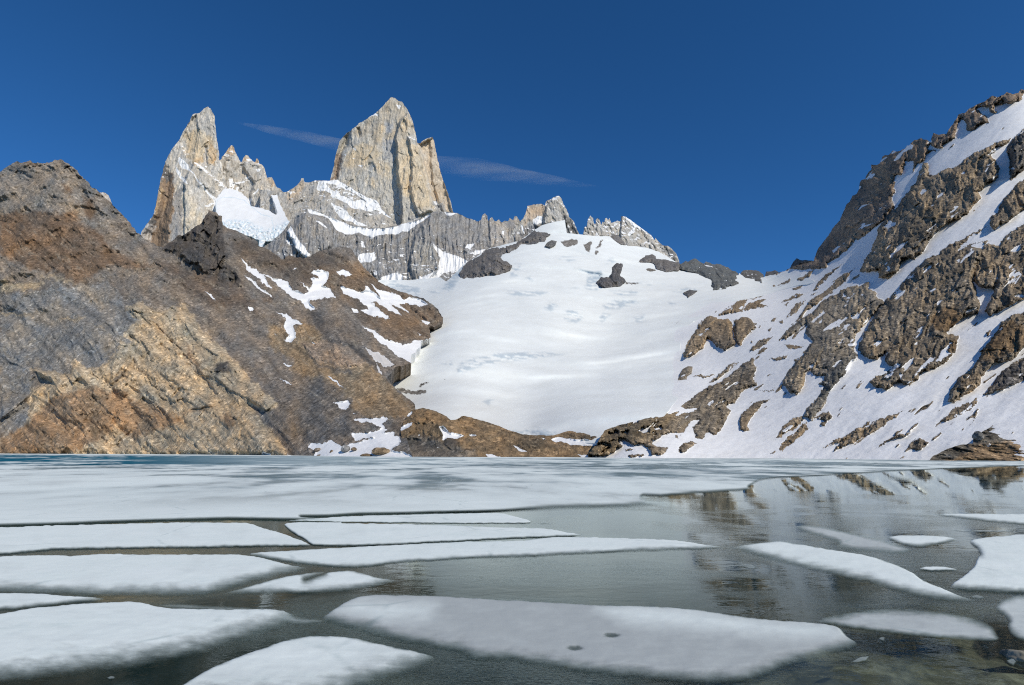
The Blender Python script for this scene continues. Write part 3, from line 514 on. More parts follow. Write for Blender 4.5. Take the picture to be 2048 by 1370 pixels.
def fallcoords(P, ang, wob=6):
    X, Y, Z = P.T; ca, sa = math.cos(ang), math.sin(ang)
    w_ = wob * fbm(X / 60, Y / 60, Z / 60, 3)
    return X * ca + Z * sa, -X * sa + Z * ca + w_, Y
SEAM = T('S 1205,1000 1210,858 1300,835 1335,790 1340,650 1420,590 1530,568 1570,545 1600,0 4000,0 4000,1000')
def right_disp(P, c):
    X, Y, Z = P.T; k = np.clip(Y / 600, .3, 1.6); Q = stretched(c, 560)
    al, ac, yy = fallcoords(Q, math.radians(38))
    rock = sstep(-.5, 3, c['srock'])
    a5, c5, _ = fallcoords(Q, math.radians(56), 10); gl = 46 * fbm(X / 240 + Y / 400, Y / 160, .3, 3, .38) + .8 * fbm(X / 40, Y / 40, Z / 40, 3); X, _, Z = Q.T; yz = 3.3
    rough = 7 * fbm(X / 40, yz, Z / 44, 4, .5) + 5 * ridged(a5 / 50, yz, c5 / 18, 3, .5) + 4 * ridged(a5 / 26, yz, c5 / 7.5, 4, .55) + 1.6 * fbm(X / 9, yz, Z / 12, 4, .6) + 1.0 * ridged(X / 3.2, yz, Z / 7, 3, .6)
    sn = 1.6 * fbm(al / 50, ac / 12, yy / 60, 3, .4) + 3.5 * fbm(X / 120, Y / 120, Z / 120, 2)
    w_ = sstep(4, 70, sdf(c['px'], c['py'], SEAM, 75))
    rough = rough * .8 + 6 * facets(a5 / 30, c5 / 16, 3) + 3.2 * facets(X / 9, Z / 11, 11) + 1.3 * facets(a5 / 5, c5 / 3.6, 17)
    return k * rock * rough - .0011 * P[:, 1] * (1 - sstep(0, 34, sdf(c['px'], c['py'], SEAM, 40))) + (1 - rock) * ((1 - w_) * gl + w_ * sn * k)
RAISE = dict(A=15, B=17, C=42, D=10, D2=7, E=16, F=12, G=14, H=4, I=8, J=12, K=8, L=6, L2=4, M=2, N=1.5, O=5, O2=2, O4=3, O3=3, P=5, Q=5, R=2, S=1.5, U=2, W=2, Y=2)
def right_disp_all(P, c):
    s = np.full(len(P), -12.); d = np.zeros(len(P))
    wx = c['wx'] + 2.5 * fbm(c['px'] / 9, c['py'] / 9, 40.5, 4, .65); wy = c['wy'] + 2.5 * fbm(c['px'] / 9, c['py'] / 9, 51.5, 4, .65)
    for k, ps in ROCKP.items():
        q = sdfs(wx, wy, ps, 14); s = np.maximum(s, q); d = np.maximum(d, RAISE[k] * sstep(0, 3 + RAISE[k] * .28, q) * np.clip(P[:, 1] / 500, .45, 1.4))
    # thin ribs and stones breaking through the snow near the rocks
    al, ac, yy = fallcoords(stretched(c, 560), math.radians(38), 3)
    n = fbm(c['px'] / 30, c['py'] / 30, 3.1, 3); thin = fbm(al / 34, ac / 5.5, yy / 40, 4, .6)
    rib = TS('R5 700,250 1100,20 1200,120 850,400 640,560 560,480; R5 900,1050 1400,800 1900,600 2000,800 1500,1060; R5 -140,1000 300,1000 300,1070 -140,1070; R5 560,600 900,560 700,900 450,760; Z3 700,1300 1319,1000 1319,1370')
    zone = sstep(-4, 20, sdfs(c['px'], c['py'], rib, 20))
    s = np.maximum(s, (thin - (.97 - .40 * zone)) * 9)
    # snow lying in cracks of the rock
    crack = fbm(al / 30, ac / 6, yy / 30, 4, .6) + .6 * n
    s = np.where(s > 1.5, np.minimum(s, (.73 - crack) * 9), s)
    for q in SNOWIN: s = np.minimum(s, -sdf(wx, wy, q, 12))
    c['srock'] = s
    return d + right_disp(P, c)
SNOWIN = TS('Z4 1215,365 1270,352 1310,370 1240,400; Z4 930,540 1010,530 1070,495 1040,600 970,685 940,620; Z4 1240,560 1300,540 1319,560 1250,575; Z4 560,1120 640,1000 690,950 660,1030 700,1045 600,1125; Z4 380,1235 520,1090 560,1080 470,1180; Z4 240,1240 290,1225 270,1280; Z4 735,265 780,255 760,280;'
  'Z5 770,790 880,690 900,700 800,790; Z5 980,830 1030,790 1020,830; Z5 1135,740 1190,690 1180,740 1150,760; Z5 1090,990 1210,920 1290,790 1210,950 1110,1010; Z5 770,1150 795,1135 790,1170 765,1190; Z5 1060,1190 1160,1080 1150,1130 1090,1200; Z6 440,940 540,922 540,935 450,952; Z6 595,930 670,930 640,955; Z6 770,935 830,880 930,868 900,905 830,940; Z6 940,880 1040,872 1040,900 980,910; Z6 0,1020 60,1010 200,1008 240,1040 310,1065 400,1040 450,1070 270,1080 0,1085')
def paint_right(c):
    P = stretched(c, 560); al, ac, yy = fallcoords(P, math.radians(38))
    col = zones(c, (.265, .208, .142), [(ROCKP['A'], (.25, .185, .13), 5), (ROCKP['J'] + ROCKP['K'] + ROCKP['L'] + ROCKP['L2'] + ROCKP['O3'], (.235, .18, .12), 3), (ROCKP['O'] + ROCKP['O2'], (.22, .18, .13), 4), (ROCKP['I'], (.26, .22, .165), 4), (ROCKP['E'], (.235, .19, .135), 6), (ROCKP['C'], (.15, .13, .105), 4), (ROCKP['H'], (.15, .132, .112), 3),
        (TS('R5 1540,310 1600,260 1680,260 1715,320 1640,400 1560,380; R5 1640,450 1690,430 1680,490 1620,520; R5 1870,380 1990,330 2060,420 1950,520 1850,520; Z4 850,920 960,880 1319,800 1319,1000 1000,1130 920,1130'), (.20, .135, .075), 5), (TS('Z6 0,900 1200,700 1100,900 800,1050 500,1180 0,1200'), (.20, .15, .09), 10),
        (TS('R5 1000,560 1140,500 1060,640 900,860 860,850'), (.20, .18, .145), 4), (TS('R4 980,1100 1150,860 1260,860 1340,950 1290,1020 1150,1150'), (.185, .15, .105), 8)])
    v = fbm(al / 60, ac / 9, yy / 30, 4, .6); warm = fbm(P[:, 0] / 35, P[:, 1] / 35, P[:, 2] / 35, 4)
    col = col * np.clip(1 + .30 * v + .2 * warm, .45, 1.7)[:, None] * (1 + .12 * warm[:, None] * np.array([1, .3, -.8]))
    return dict(col=col, snow=edge01(-c['srock'], 1.3), dirt=.06 * sstep(.2, .8, fbm(al / 40, ac / 8, 0, 4)))
R_OUT = T('S 1172,914 1195,885 1210,860 1240,850 1300,835 1335,790 1340,650 1420,590 1530,568 1560,556 R4 170,1328 200,1318 240,1308 270,1290 310,1275 380,1255 435,1240 448,1205 455,1180 465,1158 480,1140 500,1112 540,1058 555,1040 570,1008 600,978 615,960 628,930 650,880 662,850 680,838 700,795 730,780 745,748 752,700 762,688 790,678 796,655 808,636 832,612 830,578 868,583 890,572 908,527 925,512 948,517 975,488 988,484 1010,492 1060,470 1075,448 1090,455 1105,430 1122,412 1140,412 1172,396 1185,408 1210,408 1238,424 1246,390 1255,362 1290,376 1330,366 1345,372 1360,340 1390,302 1402,280 1420,262 1422,240 1450,228 1470,226 1490,208 1510,190 1535,180 1560,163 1585,158 1610,143 1660,106 1690,118 1710,112 1740,100 1760,84 1800,97 1840,86 1855,60 1880,70 1960,40 2060,60 2060,700 S 2110,640 2110,934 1860,924 1700,921 1400,920 1172,918')
patch('right_slope', R_OUT, F_TERR, M_RIGHT, 1.5, .9, 6, disp=right_disp_all, paint=paint_right, thick=160, drop=.5, seed=12, kind='structure', label='steep dark rocky slope banded with snow rising at the right of the lake', category='mountain')
# ------------------------------------------------------------------ brown hill on the left
SN_HILL = TS('R1 1403,983 1430,1000 1520,1068 1590,1098 1680,1118 1720,1170 1780,1190 1812,1180 1780,1140 1745,1108 1780,1130 1815,1165 1830,1120 1815,1098 1860,1098 1850,1085 1815,1075 1830,1062 1880,1053 1925,1070 1920,1110 1890,1140 1932,1155 1970,1215 1910,1215 1880,1222 1840,1230 1810,1225 1800,1240 1850,1285 1810,1285 1760,1240 1680,1190 1590,1110 1540,1088 1595,1165 1540,1130 1450,1050;'
  'R1 1418,1068 1500,1128 1617,1220 1540,1180 1450,1110; R1 1193,1178 1240,1203 1267,1230 1230,1215; R1 1455,1268 1482,1275 1482,1298 1460,1290; R1 1718,1043 1745,1050 1730,1057; R7 512,186 550,177 602,207 560,213 520,208; R7 255,165 282,170 270,178;'
  'R7 528,268 570,275 620,300 660,295 680,262 712,300 770,345 735,295 698,250 760,288 830,310 870,328 900,345 930,325 1000,345 1048,375 990,387 900,368 880,378 942,432 880,400 825,365 885,442 800,402 740,368 705,368 760,410 812,462 760,457 690,442 648,410 700,405 640,350 545,312;'
  'R7 583,400 630,403 637,425 605,424; R7 148,423 220,435 245,458 312,490 250,498 268,540 262,580 230,602 193,585 232,560 212,540 203,490 213,455; R7 128,530 168,556 150,552; R7 178,708 247,735 222,744; R7 163,803 262,857 220,845; R7 452,787 500,813 562,872 510,840; R7 352,588 392,598 370,604;'
  'R7 480,952 520,948 575,938 588,960 555,997 525,985 512,962; R7 655,500 700,520 800,580 870,598 900,610 945,600 985,585 1065,575 1065,605 960,725 880,690 820,640 760,600; R7 985,545 1005,555 995,562; R7 1000,470 1055,478 1040,500 1020,495;'
  'R7 590,1133 640,1130 720,1125 772,1100 720,1072 640,1067 610,1043 700,1045 800,1035 803,1052 770,1080 802,1108 780,1130 850,1122 842,1148 880,1153 888,1185 830,1230 935,1250 955,1285 430,1285 372,1262 382,1240 343,1210 350,1183 420,1195 470,1173 530,1200 620,1190 700,1162 720,1150 620,1177; R7 75,1235 135,1264 90,1270; R7 215,1253 270,1270 220,1272; R7 595,1010 615,1018 600,1022')
DIRTY = TS('R7 652,618 690,638 760,660 800,690 845,732 800,742 740,710 700,660; R7 738,718 778,780 770,792 742,745')
OCH = TS('R6 175,635 290,648 400,668 430,580 470,600 520,640 620,620 700,500 690,480 770,490 730,420 820,350 735,285 800,248 880,283 930,300 1000,285 1080,258 1130,310 1180,400 1240,455 1330,545 1400,615 1460,685 1540,765 1625,835 1612,862 1550,885 1480,860 1530,950 1600,1010 1660,1080 1690,1160 0,1160 0,1050 90,1045 150,980 170,860 180,750 300,720')
RUST = TS('R6 0,1060 160,960 300,800 450,755 560,740 640,770 720,760 800,820 900,850 1000,900 1080,940 900,1000 780,1045 700,950 600,1040 400,1150 0,1160; R6 1060,900 1150,860 1250,850 1180,880; R6 1080,440 1110,520 1180,660 1150,640 1100,560; R6 1290,930 1340,900 1390,960 1330,1000; R6 660,930 780,960 800,1050 720,1010')
GREYP = TS('R6 0,205 150,190 300,160 620,130 700,200 735,285 820,350 730,420 770,490 700,500 620,620 520,640 400,668 290,648 180,640 180,750 175,860 150,975 90,1040 0,1000')
UPRUST = TS('R1 0,735 100,715 200,725 430,715 500,790 560,830 620,900 700,950 800,1010 900,1030 760,1040 640,1020 560,1080 450,1125 300,1060 180,1060 0,960; R1 480,620 540,640 570,740 540,770 490,700; R1 340,540 420,580 400,620; R1 150,420 200,420 220,460; R1 1280,1190 1400,1190 1500,1240 1440,1260 1320,1220; R1 1550,1210 1600,1215 1590,1240 1550,1235')
TAN = TS('R1 230,1085 330,1095 450,1130 380,1120; R1 0,1110 100,1130 260,1120 200,1170 0,1180; R6 0,312 100,312 195,325 100,328; R6 350,345 440,335 500,345 420,355; R6 540,375 620,410 560,390')
MIDOCH = TS('R7 108,512 170,500 255,545 300,490 365,500 420,560 440,590 540,610 640,670 700,720 740,770 790,800 860,880 970,985 1010,990 940,1030 880,1030 820,1040 700,1040 600,1000 580,930 480,950 380,880 350,800 240,760 250,700 150,650 115,560')
PINKR = TS('R7 300,600 440,590 540,610 640,670 690,720 640,740 560,745 450,720 360,690'); CRAG = TS('R1 945,925 1050,850 1120,820 1215,700 1300,780 1300,850 1340,1000 1420,1150 1330,1160 1200,1085 1100,1010 1000,960')
DARKB = TS('R7 340,430 420,420 470,560 640,640 740,720 780,790 700,730 560,615 440,590; R7 350,690 450,740 590,760 600,780 450,760 380,720; R6 650,690 720,650 740,660 680,720; R6 1240,620 1330,590 1350,640 1260,670; R7 890,385 1000,375 1050,385 1128,455 1070,505 1020,470 960,440')
def left_disp(P, c):
    k = np.clip(P[:, 1] / 750, .5, 1.5); low = 20 * fbm(P[:, 0] / 110, P[:, 1] / 160, P[:, 2] / 110, 4, .5)
    Q = stretched(c, 760); X, Y, Z = Q.T; al, ac, yy = fallcoords(Q, math.radians(-40), 8); px, py = c['wx'], c['wy']
    och = sstep(-3, 6, sdfs(px, py, OCH + PINKR, 8)); crag = sstep(-3, 10, sdfs(px, py, CRAG, 12)); snow = sstep(0, 3, sdfs(px, py, SN_HILL, 6))
    ridge = sstep(60, 0, py - np.interp(px, [0, 120, 230, 300, 420, 560, 700, 870], [335, 320, 415, 487, 425, 512, 497, 615]))
    scree = TS('R6 1100,250 1300,180 1600,300 1750,560 1900,760 2048,830 2048,1130 1800,1130 1700,1100 1640,850 1400,610'); sc = sstep(0, 20, sdfs(c['px'], c['py'], scree, 24))
    yz = 3.3; low = low * (1 - .5 * sc) + 6 * sstep(700, 780, c['px'])
    d = 4 * ridged(al / 260, ac / 48, yz, 3, .5) * (1 - .4 * sc) + (4.5 + 3 * ridge) * ridged(al / 80, ac / 22, yz, 4, .5) * (1 - .75 * sc)
    d = d + (1.0 + .8 * och) * ridged(al / 16, ac / 8, yz, 4, .62) * (1 - .4 * sc) + och * (7 * ridged(X / 50, yz, Z / 70, 3, .45) + 6 * ridged((X * .6 + Z * .8) / 30, yz, (X * .8 - Z * .6) / 110, 4, .5))
    d = d + (1.6 + 2.6 * och + 2.2 * ridge) * facets(al / 26, ac / 15, 3) * (1 - .7 * sc) + (.7 + 1.1 * och + .8 * ridge) * facets(X / 8, Z / 7, 7) * (1 - .5 * sc) + crag * (22 * facets((X - .2 * Z) / 22, Z / 46, 21) + 10 * facets(X / 9, Z / 15, 2) + 3 * facets(X / 4, Z / 5, 12))
    d = d + crag * (20 * ridged((X - .25 * Z) / 30, yz, Z / 90, 3, .5) + 6 * ridged(X / 11, yz, Z / 30, 3)) + (.9 + .7 * ridge) * ridged(X / 7, yz, Z / 8, 4, .65)
    return k * (low + d * (1 - .85 * snow))
def paint_hill(c):
    P = stretched(c, 760); al, ac, yy = fallcoords(P, math.radians(-40), 8)
    col = zones(c, (.195, .166, .136), [(TS('R1 0,340 300,400 440,420 560,600 700,760 600,820 400,720 0,720'), (.23, .20, .165), 8), (GREYP, (.215, .203, .184), 3), (UPRUST, (.165, .115, .078), 6), (TAN, (.34, .27, .18), 4), (OCH, (.44, .345, .23), 3), (RUST, (.30, .20, .12), 6),
        (CRAG, (.10, .09, .08), 4), (MIDOCH, (.265, .195, .122), 5), (PINKR, (.33, .24, .165), 5), (DARKB, (.12, .105, .09), 5), (TS('R1 950,1000 1200,1080 1400,1150 1500,1300 1200,1250 900,1020'), (.14, .108, .082), 10), (TS('R1 1340,850 1700,960 1900,950 2048,960 2048,1200 1700,1100 1400,980'), (.13, .105, .082), 8), (TS('R7 350,150 640,130 900,300 1060,380 1128,460 1050,580 820,600 660,480 500,300'), (.165, .125, .09), 8), (TS('R7 400,780 600,950 620,1150 350,1180 250,1000'), (.155, .14, .122), 8)])
    v = fbm(al / 60, ac / 8, yy / 30, 5, .62); wv = fbm(P[:, 0] / 40, P[:, 1] / 40, P[:, 2] / 40, 5, .6); lichen = sstep(.35, .8, fbm(al / 25, ac / 6, yy / 25, 4, .65))
    col = col * np.clip(1 + .28 * v + .16 * wv, .5, 1.7)[:, None] * (1 + .16 * wv[:, None] * np.array([1, .1, -1])) 
    col = col * (1 - .35 * lichen[:, None]) + np.array([.30, .26, .2]) * .35 * lichen[:, None]
    wx = c['wx'] + 2 * fbm(c['px'] / 7, c['py'] / 7, 60.5, 4, .65); wy = c['wy'] + 2 * fbm(c['px'] / 7, c['py'] / 7, 71.5, 4, .65)
    s = sdfs(wx, wy, SN_HILL, 12); d = sdfs(wx, wy, DIRTY, 12)
    s = np.minimum(s, np.where(s > 0, (1.15 - fbm(al / 20, ac / 4, yy / 20, 4)) * 8, 99))
    return dict(col=col, snow=np.maximum(edge01(s, 1.3), edge01(d, 2)), dirt=.5 * edge01(d, 3))
H_OUT = T('S -30,352 R1 0,480 14,470 30,455 60,437 85,422 100,416 115,426 130,428 150,420 175,410 190,428 210,425 250,428 290,425 318,410 362,408 380,425 400,432 425,450 450,470 470,500 520,540 535,572 560,580 600,620 640,650 660,672 700,712 735,750 760,776 800,832 860,880 900,900 948,925 960,903 1000,888 1030,862 1050,848 1070,853 1120,818 1150,795 1180,778 1195,745 1215,722 1222,703 1237,708 1262,712 1280,730 1298,742 1302,790 1340,812 1370,815 1400,832 1440,853 1500,882 1520,920 1560,925 1610,962 1655,992 1690,965 1720,975 1780,985 1820,973 1850,950 1880,938 1930,928 1990,918 R2 580,980 600,1000 625,1040 660,1090 700,1130 760,1185 830,1220 900,1243 960,1263 1010,1275 1050,1300 R7 1030,350 1060,370 1100,405 1130,455 1120,487 1075,508 1045,502 1057,545 1055,578 1000,590 1000,620 940,680 945,720 900,735 840,745 835,765 800,800 830,848 900,905 962,960 970,995 930,1060 900,1100 960,1300 500,1310 S 500,925 -30,925')
patch('brown_hill', H_OUT, F_HILL, M_HILL, 1.5, 1.6, 6, disp=left_disp, paint=paint_hill, thick=120, drop=.3, seed=13, kind='structure', label='brown and ochre rocky hill with snow patches at the left of the lake', category='hill',
      raises=[(OCH, 8, 16), (TS('R6 0,780 100,770 180,800 150,870 60,920 0,950'), 10, 8), (PINKR, 5, 8), (CRAG, 8, 14), (TS('R6 1220,650 1340,585 1460,690 1625,840 1560,885 1330,755; R6 640,620 700,500 785,520 720,640 650,705'), 7, 4), (TS('R6 640,735 700,690 785,560 800,600 740,700 660,750; R6 855,345 905,360 1100,560 1290,790 1250,790 1040,560; R6 0,940 120,830 180,790 170,830 90,910 0,975; R6 1060,890 1200,850 1280,860 1180,880; R6 1210,660 1290,640 1340,600 1300,650 1250,680; R6 980,830 1010,780 1060,740 1300,840 1290,850 1070,765 1020,810'), -6, 3), (TS('R6 640,720 700,620 770,560 800,700 720,820 900,850 1000,800 1100,760 1300,830 1480,960 1600,1060 1600,1130 900,1130'), 4, 5), (TS('R7 660,480 820,590 950,600 1056,580 1050,500 1000,470 900,380 700,380'), 14, 12), (TS('R7 890,380 1000,372 1060,370 1130,455 1070,508 1020,470'), 12, 8)])

# ------------------------------------------------------------------ low moraine in front of the glacier
SN_MOR = TS('R7 900,1018 945,1003 925,1032; R7 862,1112 900,1075 948,1063 948,1080 890,1112; R7 1103,1090 1130,1083 1160,1120 1262,1143 1210,1162 1160,1150 1130,1167 1122,1130; R7 1278,1140 1320,1138 1335,1146 1300,1152; R7 1533,1203 1580,1215 1630,1236 1590,1234; R7 1375,1250 1430,1262 1495,1278 1400,1284; R7 1758,1165 1820,1153 1880,1170 1960,1160 2060,1195 2060,1208 1880,1202 1820,1180 1800,1192; R7 1915,1253 2060,1268 2060,1290 1960,1280; R7 800,1140 880,1155 888,1185 830,1230 935,1250 955,1290 780,1290; R7 780,1100 850,1120 840,1140 780,1130; R7 1705,1155 1735,1160 1715,1165; R7 985,1140 1005,1143 990,1147; R7 1085,1205 1110,1203 1095,1209')
def mor_disp(P, c):
    X, Y, Z = stretched(c, 370).T; s = sstep(0, 3, sdfs(c['wx'], c['wy'], SN_MOR, 5))
    return (8 * fbm(X / 50, Y / 50, Z / 30, 4) + 4.5 * ridged(X / 24, Y / 24, Z / 14, 4, .6) + 1.2 * ridged(X / 6, Y / 6, Z / 6, 3) + 3 * facets(X / 16, Z / 9, 6) + 1.3 * facets(X / 6, Z / 4, 9)) * (1 - .85 * s) * sstep(915, 890, c['py']) + .4 * fbm(X / 3, Y / 3, Z / 3, 3)
def paint_mor(c):
    P = stretched(c, 370); wv = fbm(P[:, 0] / 20, P[:, 1] / 20, P[:, 2] / 12, 5, .6)
    col = zones(c, (.225, .158, .092), [(TS('R7 880,1180 1000,1140 1150,1180 1300,1230 1350,1290 900,1290'), (.165, .14, .11), 8), (TS('R7 940,1000 1000,990 1100,1020 1150,1060 1080,1080 960,1050; R7 1220,1050 1300,1050 1330,1100 1250,1110'), (.26, .17, .09), 6), (TS('R7 1140,1150 1200,1150 1230,1190 1150,1200'), (.12, .10, .08), 3)])
    col = col * np.clip(1 + .4 * wv, .4, 1.7)[:, None] * (1 + .12 * wv[:, None] * np.array([1, .1, -1]))
    s = sdfs(c['wx'], c['wy'], SN_MOR, 10)
    return dict(col=col, snow=edge01(s, 1.3))
patch('moraine', T('R7 890,1160 880,1110 900,1060 940,1000 975,990 1010,983 1080,998 1150,1033 1175,1055 1210,1050 1235,1032 1260,1030 1300,1040 1370,1060 1450,1085 1510,1112 1600,1138 1680,1142 1760,1145 1800,1138 1850,1120 1900,1112 1980,1105 2060,1100 2060,1160 2100,1300 965,1300 920,1220'),
      F_MOR, M_HILL, 1.4, .9, 6, disp=mor_disp, paint=paint_mor, thick=60, drop=.4, seed=14, kind='structure', label='low ochre moraine of rounded rock at the far shore, in front of the glacier', category='moraine')

# front right shore rock
def paint_shore(c):
    P = c['P']; al, ac, yy = fallcoords(P, math.radians(-12), 2)
    col = zones(c, (.155, .135, .105), [(TS('R5 1560,1080 1700,1030 1900,1000 2120,980 2120,1120 1600,1120'), (.24, .165, .095), 8), (TS('R5 1535,1110 1550,1070 1700,1010 1770,1040 1600,1110'), (.13, .115, .09), 5)])
    col = col * np.clip(1 + .45 * fbm(al / 16, ac / 2.4, yy / 10, 5, .6), .35, 1.8)[:, None]
    s = sdfs(c['wx'], c['wy'], TS('R5 1830,1012 1860,1002 1872,1012 1850,1022; R5 1930,935 2000,905 2060,880 2000,920 1940,945'), 8)
    return dict(col=col, snow=edge01(s, 1.2))
patch('shore_rock', T('R5 1533,1095 1545,1075 1570,1065 1600,1048 1640,1030 1700,1012 1760,1005 1775,1000 1768,985 1790,970 1820,940 1860,918 1880,902 1910,890 1960,868 2000,858 2048,845 2200,800 2200,1125 1800,1118 1600,1116 1550,1108'), Field('1860,925,205 2048,925,200 2200,925,195 1950,885,222 2048,830,245 2200,820,240 1880,900,215'), M_RIGHT, 1.1, .9, 5, seed=15,
      disp=lambda P, c: 1.9 * ridged(P[:, 0] / 11, P[:, 1] / 11, P[:, 2] / 4, 4, .6) + 2.5 * fbm(P[:, 0] / 18, P[:, 1] / 18, P[:, 2] / 8, 4), paint=paint_shore, thick=30, drop=.3, kind='structure', label='tilted brown rock ledge at the water line under the right slope', category='rock ledge')

# loose boulders on the snow by the far shore
def boulder(px, py, wpx, hpx, Y, col, label, seed, field=None, **kw):
    Y = field(np.array([px]), np.array([py]))[0] if field else Y
    u, v = [float(t) for t in uv(px, py)]; s = Y / F
    import bmesh
    bm = bmesh.new(); bmesh.ops.create_icosphere(bm, subdivisions=4, radius=1); co = np.array([q.co[:] for q in bm.verts]); tri = np.array([[q.index for q in f_.verts] for f_ in bm.faces]); bm.free()
    r = 1 + .2 * fbm(co[:, 0] * 1.1 + seed, co[:, 1] * 1.1, co[:, 2] * 1.1, 3) + .10 * ridged(co[:, 0] * 2.5 + seed, co[:, 1] * 2.5, co[:, 2] * 2.5, 3)
    co = co * np.clip(r, .75, 1.25)[:, None]; co[:, 2] = np.where(co[:, 2] < 0, co[:, 2] * .5, co[:, 2])
    P = co * np.array([wpx * s / 2, wpx * s / 2.2, hpx * s * .8]) + np.array([u * Y, Y - wpx * s * .3, CAMH + v * Y + hpx * s * .1])
    o = make_mesh('boulder', P, tri, M_HILL, dict(col=np.tile(np.array(col), (len(P), 1)) * (1 + .2 * fbm(co[:, 0] * 4, co[:, 1] * 4, co[:, 2] * 4, 3))[:, None], snow=np.zeros(len(P))), center=True)
    return link(o, label=label, category='boulder', group='boulders on the snow by the far shore', **kw)
def R7p(x, y): return 500 + x / 2.9257, 480 + y / 2.9257
for (x, y, w_, h_, col, lab) in [(562, 1232, 16, 12, (.24, .235, .225), 'grey angular boulder on the snow bank by the far shore'), (480, 1246, 8, 6, (.24, .17, .11), 'small reddish boulder on snow, left of the grey angular boulder'), (610, 1227, 11, 5, (.20, .15, .10), 'flat brown stone on snow, just right of the grey angular boulder'),
        (772, 1246, 34, 11, (.25, .185, .115), 'large flat tan boulder at the right end of the snow bank'), (685, 1264, 22, 5, (.21, .155, .10), 'low brown slab half sunk in snow between the grey and the tan boulders'), (400, 1236, 15, 7, (.17, .14, .11), 'dark brown stone at the left end of the snow bank, where the scree stops'), (408, 1266, 9, 4, (.18, .14, .10), 'small stone at the waterline below the left end of the snow bank')]:
    boulder(*R7p(x, y), w_, h_, 0, col, lab, x * .1, field=F_HILL)
boulder(1300 + 1787 / 2.738, 520 + 975 / 2.738, 17, 13, 222, (.23, .22, .20), 'grey boulder perched on snow above the shore ledge at the right', 3.3)
# ------------------------------------------------------------------ lake
def on_water(px, py, z=0.0):
    u, v = uv(px, py); Y = (z - CAMH) / np.minimum(v, -.0022); return u * Y, Y
def water_mat():
    t = NT('lake_water'); pos = t.n('NewGeometry').outputs['Position']
    sx = t.n('SeparateXYZ'); t.l(pos, sx.inputs[0]); y = sx.outputs[1]
    r1 = t.noise(t.mapping(pos, (1.6, 3.2, 1)), 1.0, 4, .55, .4); r2 = t.noise(t.mapping(pos, (9, 20, 1), (0, 0, .5)), 1.0, 3, .6, 1.2)
    pat = t.noise(t.mapping(pos, (.16, .22, 1)), 1.0, 4, .6, .6)
    skim = t.mr(pat, .42, .6, 0, 1, True)
    far = t.mr(y, 15, 38, 1, .08)
    h = t.math('ADD', t.math('MULTIPLY', r1, .5), t.math('MULTIPLY', t.math('MULTIPLY', r2, .5), skim))
    b = t.set(t.n('Bump'), Strength=t.math('MULTIPLY', far, .16), Distance=.05, Height=h).outputs[0]
    rough = t.math('MULTIPLY', t.math('ADD', t.math('MULTIPLY', skim, .075), .02), far)
    gl = t.set(t.n('BsdfGlossy'), Color=rgb(.91, 1, .98), Roughness=rough, Normal=b)
    body = t.set(t.n('BsdfDiffuse'), Color=rgb(.014, .031, .028))
    tr = t.set(t.n('BsdfTransparent'), Color=rgb(.80, .88, .82))
    clear = t.mr(t.math('SUBTRACT', y, t.math('MULTIPLY', sx.outputs[0], .35)), 5, 9.5, .96, .12)
    m1 = t.n('MixShader'); t.set(m1, i0=clear); t.l(body.outputs[0], m1.inputs[1]); t.l(tr.outputs[0], m1.inputs[2])
    dt = t.n('VectorMath', operation='DOT_PRODUCT'); t.l(b, dt.inputs[0]); t.l(t.n('NewGeometry').outputs['Incoming'], dt.inputs[1])
    fr = t.n('Math', operation='MULTIPLY_ADD'); t.set(fr, i0=t.math('POWER', t.math('SUBTRACT', 1.0, t.math('ABSOLUTE', dt.outputs['Value']), clamp=True), 5.0), i1=.98, i2=.02)
    needle = t.noise(t.mapping(pos, (7, 30, 1), (0, 0, .35)), 1.0, 4, .7, 3); sk = t.math('MULTIPLY', t.math('MULTIPLY', skim, t.mr(needle, .43, .54, .1, 1.0, True)), t.mr(y, 6, 11, .28, .24))
    sd = t.set(t.n('BsdfDiffuse'), Color=rgb(.24, .34, .335)); ms = t.n('MixShader'); t.l(sk, ms.inputs[0]); t.l(m1.outputs[0], ms.inputs[1]); t.l(sd.outputs[0], ms.inputs[2]); m1 = ms
    m2 = t.n('MixShader'); t.l(t.math('MULTIPLY', fr.outputs[0], t.mr(fr.outputs[0], .05, .4, .22, 1)), m2.inputs[0]); t.l(m1.outputs[0], m2.inputs[1]); t.l(gl.outputs[0], m2.inputs[2])
    t.l(m2.outputs[0], t.out.inputs[0]); return t.m
def quad(name, x0, x1, y0, y1, z, mat, n=1, m=1, zf=None, **kw):
    xs, ys = np.meshgrid(np.linspace(x0, x1, n + 1), np.linspace(y0, y1, m + 1)); P = np.stack([xs.ravel(), ys.ravel(), np.full(xs.size, z)], 1)
    if zf is not None: P[:, 2] = zf(P[:, 0], P[:, 1])
    i = np.arange(xs.size).reshape(xs.shape); f = np.stack([i[:-1, :-1].ravel(), i[:-1, 1:].ravel(), i[1:, 1:].ravel(), i[1:, :-1].ravel()], 1)
    return link(make_mesh(name, P, f, mat), **kw)
quad('lake_water', -3500, 3500, -400, 3500, 0, water_mat(), kind='structure', label='dark clear lake water with skim ice between the floes', category='lake')
